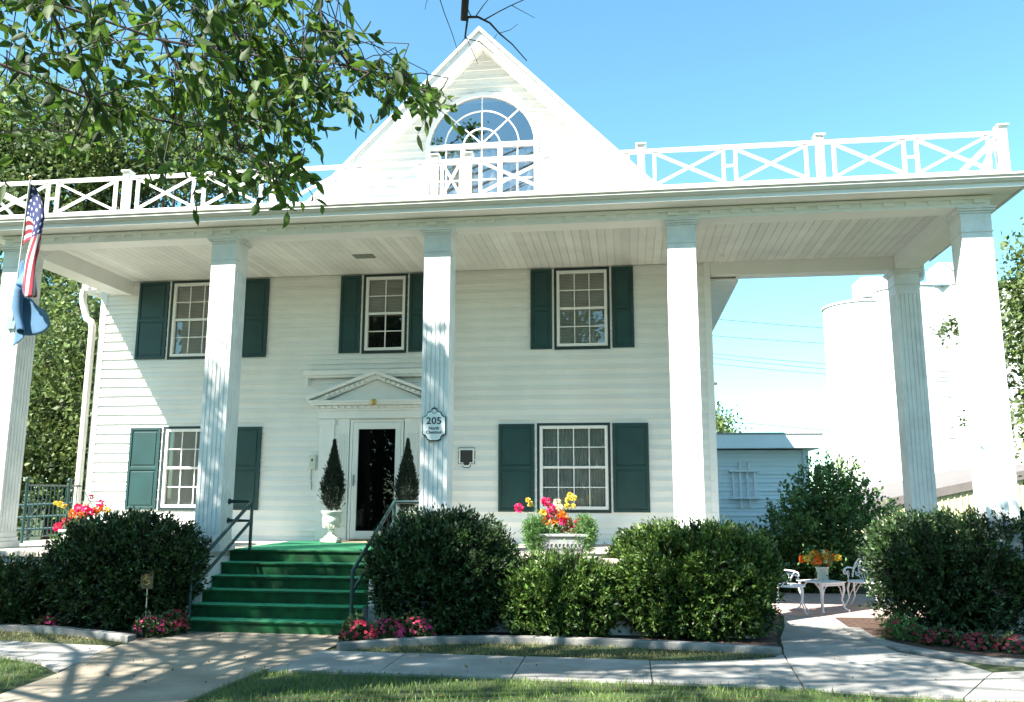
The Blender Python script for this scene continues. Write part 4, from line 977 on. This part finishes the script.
# ============================================================ NEIGHBOURS
ga = empty('garage', (2.4, 6, 0), 'pale blue sided flat roofed garage behind the patio', 'garage')
mb = MB(); siding(mb, .0, 2.93, lambda z: (-1, 4.24), [], lambda x, y, z: (x, 6+y, z), .098); siding(mb, 0, 2.93, lambda z: (0, 6), [], lambda x, y, z: (4.24-y, 6+x, z), .098)
mb.build('garage_wall', 'blue', ga); MB().box(-1, 4.22, 6.01, 12, 0, 2.93).build('wall_core', 'blue', ga)
mb = MB(); mb.box(-1.3, 4.47, 5.45, 12.4, 2.96, 3.0); mb.build('garage_soffit', 'blue', ga)
mb = MB(); mb.box(-1.3, 4.50, 5.42, 5.449, 2.95, 3.27); mb.box(4.471, 4.50, 5.45, 12.4, 2.95, 3.27); mb.build('fascia', 'blue', ga)
mb = MB(); mb.box(-1.32, 4.52, 5.40, 12.4, 3.271, 3.31); mb.build('garage_roof', 'greyroof', ga)
mb = MB(); mb.box(4.14, 4.26, 5.95, 5.98, 0, 2.93); mb.build('corner_board', 'blue', ga)
wt = empty('wall_trellis', (2.75, 5.9, 2), 'white wooden window box trellis hung on the pale blue garage wall', 'trellis')
mb = MB(); yt = 5.93
W_ = lambda px, py: at(px, py, 5.93)
zA, zB = W_(743, 471).z, W_(743, 498).z
xa, xb = W_(729, 480).x, W_(759, 480).x
for z in (zA, zB): mb.box(xa, xb, 5.84, 5.97, z-.02, z+.02)
for k in range(4): x = xa+.1+k*(xb-xa-.2)/3; mb.box(x-.022, x+.022, 5.92, 5.955, zB+.021, zA-.021)
for x in (xa+.27, xb-.22): mb.box(x-.02, x+.02, 5.92, 5.955, zA+.021, zA+.23); mb.box(x-.02, x+.02, 5.92, 5.955, zB-.24, zB-.021)
mb.build('slat_frame', 'iron', wt)
si = empty('grain_silo', (24, 64, 0), 'huge white concrete grain silo cluster beyond the patio', 'silo')
for i, (x, y, h, r) in enumerate([(21.1, 63, 18.6, 3.2), (24.8, 61.5, 19.4, 3.6), (29, 61.2, 19.4, 3.7), (33.2, 61.2, 19.4, 3.7), (37.4, 61.2, 19.4, 3.7)]):
    MB().lathe((x, y, 0), [(r, -1), (r, h), (r+.1, h+.001), (r+.1, h+.18), (r-.2, h+.2), (.1, h+.3)], 48).build('silo_cylinder', 'silo', si)
mb = MB()
for (x, y, h, r) in [(21.1, 63, 18.6, 3.2), (24.8, 61.5, 19.4, 3.6), (29, 61.2, 19.4, 3.7)]:
    for a in (-2.1, -1.7, -1.3): mb.tube([(x+r*math.cos(a), y+r*math.sin(a), 0), (x+r*math.cos(a), y+r*math.sin(a), h)], .035, 4)
    for z in (5, 10, 15): mb.tube([(x+(r+.0)*math.cos(a), y+(r+.0)*math.sin(a), z) for a in np.linspace(-2.2, -1.0, 10)], .03, 4)
mb.build('seam', 'silo', si)
def wb(px0, px1, py0, py1, Y, dep=3, name='headhouse', m='silo'):
    a = at(px0, py1, Y); b = at(px1, py0, Y); MB().box(a.x, b.x, Y, Y+dep, a.z, b.z).build(name, m, si)
wb(862, 897, 276, 296, 60); wb(940, 962, 262, 290, 60)
mb = MB(); a = at(920, 286, 58.5); b = at(967, 286, 58.5); mb.box(a.x, b.x, 58, 59, a.z-.12, a.z)
for px in (922, 935, 950, 965): q = at(px, 286, 58.2); mb.tube([q, q+Vector((0, 0, 1.1))], .05, 5)
q = at(921, 271, 58.2); q2 = at(966, 271, 58.2); mb.tube([q, q2], .05, 5); mb.tube([at(945, 264, 58.2), at(958, 275, 58.2)], .06, 5)
mb.build('catwalk', 'steel', si)
mw = empty('metal_shed', (19, 32, 0), 'low beige ribbed metal building with brown roof before the silos', 'shed')
p1, p2 = at(868, 511, 30), at(985, 487, 30); sl_ = (p2.z-p1.z)/(p2.x-p1.x)
mb = MB(); rx_ = p2.x+4
mb.polyY([(p1.x, -1), (rx_+8, -1), (rx_+8, p1.z+sl_*(rx_-p1.x)-sl_*8), (rx_, p1.z+sl_*(rx_-p1.x)), (p1.x, p1.z)], 30, 45); mb.build('wall', 'metalwall', mw)
mb = MB(); x = p1.x+.2
while x < rx_: mb.box(x, x+.06, 29.95, 29.999, -1, p1.z+sl_*(x-p1.x)-.02); x += .3
mb.build('wall_rib', 'metalwall', mw)
mb = MB(); e = .5; mb.polyY([(p1.x-e, p1.z-e*sl_), (rx_, p1.z+sl_*(rx_-p1.x)), (rx_, p1.z+sl_*(rx_-p1.x)+.42), (p1.x-e, p1.z-e*sl_+.42)], 29.85, 45.3); mb.polyY([(rx_, p1.z+sl_*(rx_-p1.x)), (rx_+8.5, p1.z+sl_*(rx_-p1.x)-sl_*8.5), (rx_+8.5, p1.z+sl_*(rx_-p1.x)-sl_*8.5+.42), (rx_, p1.z+sl_*(rx_-p1.x)+.42)], 29.85, 45.3); mb.build('roof', 'brownroof', mw)
# utility pole and cables
up_ = empty('utility_pole', at(720, 500, 40), 'grey wooden utility pole peeking past the right house corner', 'utility pole')
q = at(714, 450, 40); MB().tube([(q.x, 40, 0), (q.x, 40, 9.8)], .10, 8).build('pole', 'bark', up_); MB().box(q.x-.5, q.x+.35, 39.9, 40.1, 8.9, 9.05).build('crossarm', 'bark', up_)
MB().lathe((q.x+.28, 39.9, 6.9), [(.02, 0), (.18, .02), (.18, .75), (.1, .85), (.0, .86)], 12).build('transformer', 'steel', up_)
for i, (ya, yb, ps_) in enumerate([(319, 325, 'topmost'), (336, 340, 'second highest'), (354, 361, 'third highest'), (358, 366, 'fourth highest'), (364, 371, 'fifth highest'), (420, 427, 'lowest')]):
    a = at(716, ya, 40); b = at(836, yb, 40.0); d_ = (b-a)/(b.x-a.x); pts = [a+d_*t+Vector((0, 0, .002*(t-12)**2-.2)) for t in range(-14, 60, 3)]
    pts = [p+Vector((0, 0, a.z-(a.z+.002*144-.2))) for p in pts]
    c_ = MB().tube(pts, .022, 5).build('power_line', 'wire'); tag(c_, 'thin %s power cable crossing the sky between house and silo' % ps_, 'cable', 'power cables')

# ============================================================ TREES
tree('shade_tree', 'big leafy tree rising behind the left end of the house', (-17, 13, 0), 13, [(*at(35, 140, 13), 2.8, 2.6, 2.5), (*at(125, 148, 13), 2.6, 2.6, 2.3), (*at(212, 165, 13), 2.3, 2.2, 1.9), (*at(60, 195, 13), 3.6, 3, 3), (*at(-60, 170, 13), 3.4, 3, 3.4), (*at(30, 350, 13), 4, 3, 3.5)], 9500, 'farleaf', .20, .45, 9, .55, seed=1)
tree('shade_tree', 'dark leafy tree seen past the left downspout under the porch roof', (-15.5, 6.5, 0), 8, [(-15.2, 6.5, 4.6, 2.8, 2.4, 3.2), (-13.6, 6, 3.2, 2.0, 1.8, 2.2), (-16.6, 5, 2.6, 2.2, 2, 2)], 4200, 'farleaf', .15, .3, 10, .4, seed=2)
tree('shade_tree', 'green tree behind the rightmost column at picture edge', (17.5, 15, 0), 11, [(15.7, 15, 8.0, 2.9, 2.8, 3.4), (15.8, 14.5, 4.4, 3.0, 2.8, 3.4), (18.5, 15, 7, 4, 3, 5)], 17000, 'farleaf', .20, .3, 9, .5, seed=3)
tree('shade_tree', 'small tree top showing above the blue garage roof', (3.4, 22, 0), 6, [(3.0, 22, 4.3, 1.9, 1.7, 1.6), (2.4, 22, 3, 2.2, 1.7, 1.4)], 1100, 'farleaf', .16, .15, 9, .35, seed=4)
for i, (x, y) in enumerate([(949, 330), (967, 425)]):
    pass
tree('young_tree', 'slender young tree with few leaves between the two right columns', (12.8, 17, 0), 6.2,
     [(*at(952, 329, 17), .45, .4, .28), (*at(968, 424, 17), .2, .3, .38), (*at(990, 380, 17), .5, .4, .9)], 160, 'farleaf', .16, .06, 8, .3, seed=5)
for i, (x, y, h, lb) in enumerate([(-16.5, -40, 27, 'very tall street tree across the road behind the viewer'), (-5.5, -42, 16, 'street tree across the road behind the viewer, middle one'), (9, -39, 9, 'street tree across the road behind the viewer, right one')]):
    tree('street_tree', lb, (x, y, 0), h, [(x, y, h*.62, h*.26, h*.25, h*.38), (x+h*.12, y, h*.45, h*.25, h*.24, h*.25), (x-h*.15, y, h*.36, h*.28, h*.26, h*.25)], 2200, 'farleaf', .55, .3, 8, 1.0, seed=8+i)
for x in (-22, -13, -4, 5, 14):  # unseen hedges added so the door glass reflects something dark
    bush('reflection_hedge', 'unseen hedge section added behind the viewer to darken the door reflection', 'hedge', (x, -36, 1.6 if x > -10 else 3.2), (4.6, 1.2, 1.8 if x > -10 else 3.6), 1700, 'yew', 8, .4, .28, .16, 'added hedges across the road', 4)

# fallen leaves
n = 170; P = np.stack([rng.uniform(-8, 4.2, n), rng.uniform(-7.2, -3.9, n), np.full(n, .034)], 1); D = rng.normal(size=(n, 3)); D[:, 2] = .08
tag(leaf_obj('fallen_leaves', P, D, (.035*(.5+rng.random(n))), .02, mat('dry_leaf', (.20, .14, .05), .8, .4, 3, island=.5), flat=np.array([[0, 1, 0]])*0+rng.normal(size=(n, 3))*np.array([1, 1, .15])), 'scattered small dry leaves on the paths and lawn', 'leaves', kind='stuff')

# ---- the big tree overhead in front
TB = Vector((-8.6, -11.6, 0))
bt = empty('front_yard_tree', TB, 'large tree whose leafy branches hang into the upper left of the view', 'tree')
trunk = MB(); trunk.tube([TB+Vector((0, 0, -.1)), TB+Vector((.05, 0, 1.5)), TB+Vector((0, .1, 4)), TB+Vector((.5, .2, 7)), TB+Vector((1.2, 0, 10.5)), TB+Vector((2.0, .2, 13.5))], [.42, .33, .29, .24, .16, .06], 12)
# canopy clumps: unseen, set along sun rays to shade the chosen targets
sun = np.array(SUN)
def blocked(P):
    mp = Vector((P.x, -P.y, P.z)); dd_ = mp-CAM; tt = 15/dd_.y; hh = CAM+dd_*tt
    if -2.75 < hh.x < -1.4 and 7.2 < hh.z < 9.8: return True
    """keep clumps that would shade sun-lit parts of the facade out of the crown"""
    t = (-3.0-P.y)/SUN.y; q = P+SUN*t
    if q.z > 4.15+.5*math.sin(q.x*2.1) and -12 < q.x < 7: return True
    if .25 < q.x < 1.4 and q.z > 1.6: return True
    if 4.3 < q.x < 5.5 and q.z > 1.9: return True
    if q.x < -9.0 and q.z > 1.2: return True
    t = -P.y/SUN.y; q = P+SUN*t
    if -10.4 < q.x < -8.2 and q.z > 1.2: return True
    if q.z > 4.6: return True
    if 1.6 < q.x < 4.6 and -.2 < (P+SUN*((.3-P.z)/SUN.z)).y < 1.5: return True
    for zz in (.4, .9, 1.4):
        q = P+SUN*((zz-P.z)/SUN.z)
        if -1.85 < q.x < (1.5 if zz > 1 else 1.0) and -4.35 < q.y < (-2.6 if zz > 1 else -3.4) and random.random() < .96: return True
    t = (-P.z)/SUN.z; q = P+SUN*t
    if -1.2 < q.x < 2.2 and -5.3 < q.y < -3.4: return True
    return False
targets = [((-9.5, -5.7), (-4.4, -3.4), (0, 1.2), 150), ((-6, -3.6), (-3.9, -2.6), (0, 1), 105), ((-3.6, -1.6), (-4.3, -3.2), (.1, 1.4), 90), ((-6.2, -3.8), (-8.5, -4.2), (0, 0), 70),
    ((-3.6, 3), (-6.2, -5.0), (0, 0), 50), ((-4, 3), (-8.5, -6.2), (0, 0), 45), ((-12, -6), (-8, -5), (0, 0), 40), ((-6.5, -5.9), (-3.1, -2.9), (1, 3.9), 34), ((-3.1, -2.5), (-3.1, -2.9), (1, 4.1), 34),
    ((3.2, 6.8), (-3.6, -2.9), (.1, 1.5), 230), ((3.1, 5.2), (-4.5, -3.3), (0, .2), 50), ((1.8, 4), (-5.5, -2.5), (0, 0), 26), ((.9, 2.0), (-3.8, -3.0), (.1, 1.0), 18), ((4, 7), (-6.5, -4.5), (0, 0), 30)]
cl = []
for (xa, xb), (ya, yb), (za, zb_), n in targets:
    k = 0; tries = 0
    while k < n and tries < n*30:
        tries += 1
        T = Vector((random.uniform(xa, xb), random.uniform(ya, yb), random.uniform(za, zb_)))
        hz = random.uniform(6.0, 14.5); P = T-SUN*((hz-T.z)/(-SUN.z))
        if in_view(P, 70) or blocked(P): continue
        cl.append(P); k += 1
print('canopy clumps', len(cl))
Pc = np.array([tuple(p) for p in cl]); n = len(Pc); per = 26
PP = (Pc[:, None]+rng.normal(size=(n, per, 3))*np.array([.17, .17, .12])).reshape(-1, 3); DD = (rng.normal(size=(n, per, 3))+np.array([0, 0, -.6])).reshape(-1, 3)
lim = trunk
for i in range(0, n, 9):
    P = Vector(tuple(Pc[i])); s0 = TB+Vector((.5, .2, min(11.5, max(4.5, P.z*.75)))); mid = s0.lerp(P, .5)+Vector((0, 0, .5))
    if any(in_view(s0.lerp(mid, t), 20) or in_view(mid.lerp(P, t), 20) for t in (.2, .5, .8, 1)): continue
    lim.tube([s0, mid, P], [.06, .04, .012], 6)
# hanging sprays in view
bl_px = [(50, 10, 60, 30, 15), (25, 85, 40, 50, 17), (115, 25, 50, 40, 20), (110, 90, 45, 38, 11), (180, 40, 45, 45, 23), (190, 105, 45, 45, 22), (250, 40, 40, 45, 26), (250, 110, 35, 45, 25), (300, 50, 35, 40, 19),
    (330, 45, 22, 22, 10), (300, 110, 22, 28, 14), (282, 158, 22, 18, 11), (280, 178, 18, 12, 7), (210, 160, 30, 20, 12), (50, 140, 45, 18, 5), (330, 85, 22, 18, 9), (375, 70, 20, 14, 9), (400, 82, 16, 12, 7), (425, 92, 12, 8, 4), (438, 98, 6, 6, 3), (140, 150, 40, 14, 3), (250, -10, 100, 20, 22), (60, -15, 90, 20, 14)]
brs = [[(-60, -70, 5.6), (60, 5, 5.4), (160, 40, 5.2), (250, 55, 5.0), (330, 62, 4.8), (390, 78, 4.6), (428, 92, 4.5)], [(-60, 40, 5.2), (40, 80, 5.0), (120, 110, 4.9), (200, 130, 4.8), (260, 160, 4.6), (290, 185, 4.5)],
    [(180, -70, 6.0), (220, 10, 5.6), (262, 80, 5.2), (300, 130, 5.0)], [(20, -60, 4.6), (60, 30, 4.6), (90, 100, 4.6), (70, 150, 4.6)], [(120, -60, 5.5), (150, 20, 5.3), (190, 90, 5.1), (215, 150, 5.0)], [(330, -60, 5.8), (320, 10, 5.5), (335, 70, 5.2)]]
bp = []
for b_ in brs:
    pts = [ad(*p) for p in b_]; s0 = pts[0]
    hub = TB+Vector((.4, .2, 5.2)); full = [hub, hub.lerp(s0, .5)+Vector((0, 0, .5)), s0]+pts[1:]; m_ = len(full)
    lim.tube(full, [.03, .02, .010]+[.008-.005*i/(m_-3) for i in range(m_-3)], 6)
    for a, b in zip(pts[:-1], pts[1:]):
        for t in (0, .33, .66): bp.append(a.lerp(b, t))
Ph, Dh = [], []
for (cx_, cy_, rx, ry, n_) in bl_px:
    for _ in range(int(n_*1.05)):
        px, py = random.gauss(cx_, rx*.55), random.gauss(cy_, ry*.55)
        if (20 < px < 62 and 8 < py < 42 and random.random() < .75): continue
        dist = random.uniform(4.3, 6.4); s0 = ad(px, py, dist)
        ax = Vector((random.uniform(-.45, 1.0), random.uniform(-.7, .7), random.uniform(-.8, .35))).normalized(); ln = random.uniform(.22, .42)
        s0 = s0-ax*ln*.5
        e = s0+ax*ln+Vector((0, 0, -.04)); lim.tube([s0, (s0+e)/2, e], [.003, .0024, .0012], 5)
        nb = min(bp, key=lambda q_: (q_-s0).length)
        if (nb-s0).length < .9: lim.tube([nb, nb.lerp(s0, .5)+Vector((0, 0, .03)), s0], [.0035, .003, .0025], 5)
        nl = random.randint(7, 11); side_ = ax.cross(Vector((0, 0, 1))).normalized()
        for k in range(nl):
            t = (k+1)/nl; p = s0.lerp(e, t); sg_ = 1 if k % 2 else -1
            dd = ax*.7+side_*sg_*.75*(1-.6*t)+Vector((random.gauss(0, .3), random.gauss(0, .3), random.gauss(-.4, .4)))
            Ph.append(tuple(p)); Dh.append(tuple(dd))
# bare dead twigs at the top of the frame
def bt_(pts, r0, r1): n_ = len(pts); lim.tube([ad(x, y, 9.0) for x, y in pts], [r0+(r1-r0)*i/(n_-1) for i in range(n_)], 6)
lim.tube([TB+Vector((.8, .1, 8.8)), Vector((-6, -9, 10)), ad(440, -230, 9), ad(462, -60, 9), ad(466, -10, 9), ad(464, 21, 9)], [.10, .08, .06, .042, .038, .036], 8)
bt_([(465, 17), (478, 17), (490, 23), (500, 34), (512, 44), (527, 61)], .014, .005); bt_([(468, 16), (466, 30), (465, 38)], .012, .009); bt_([(465, 38), (480, 42), (492, 52), (505, 60)], .005, .002); bt_([(466, 37), (472, 50), (478, 64)], .004, .002)
bt_([(484, 20), (500, 11), (512, 5), (530, -3)], .007, .004); bt_([(511, 5), (522, 11), (535, 18)], .004, .002); bt_([(476, 16), (483, 6), (492, -5)], .006, .003); bt_([(437, -10), (444, 12), (452, 33), (458, 52)], .005, .003); bt_([(500, 33), (510, 30), (518, 24)], .004, .002)
bt_([(466, -8), (468, 10), (472, 18)], .006, .005); bt_([(465, 38), (459, 45), (457, 55)], .003, .0015); bt_([(429, -6), (426, 4), (425, 10)], .004, .002); bt_([(497, 34), (492, 42), (490, 52)], .003, .0015)
lim.build('trunk', 'twig', bt)
nh = len(Ph)
leaf_obj('crown', np.concatenate([np.array(Ph), PP]), np.concatenate([np.array(Dh), DD]), np.concatenate([.086*(.7+.6*rng.random(nh)), .15*(.7+.6*rng.random(len(PP)))]), np.concatenate([.043*(.7+.5*rng.random(nh)), .085*np.ones(len(PP))]), 'treeleaf', bt, hi=True)
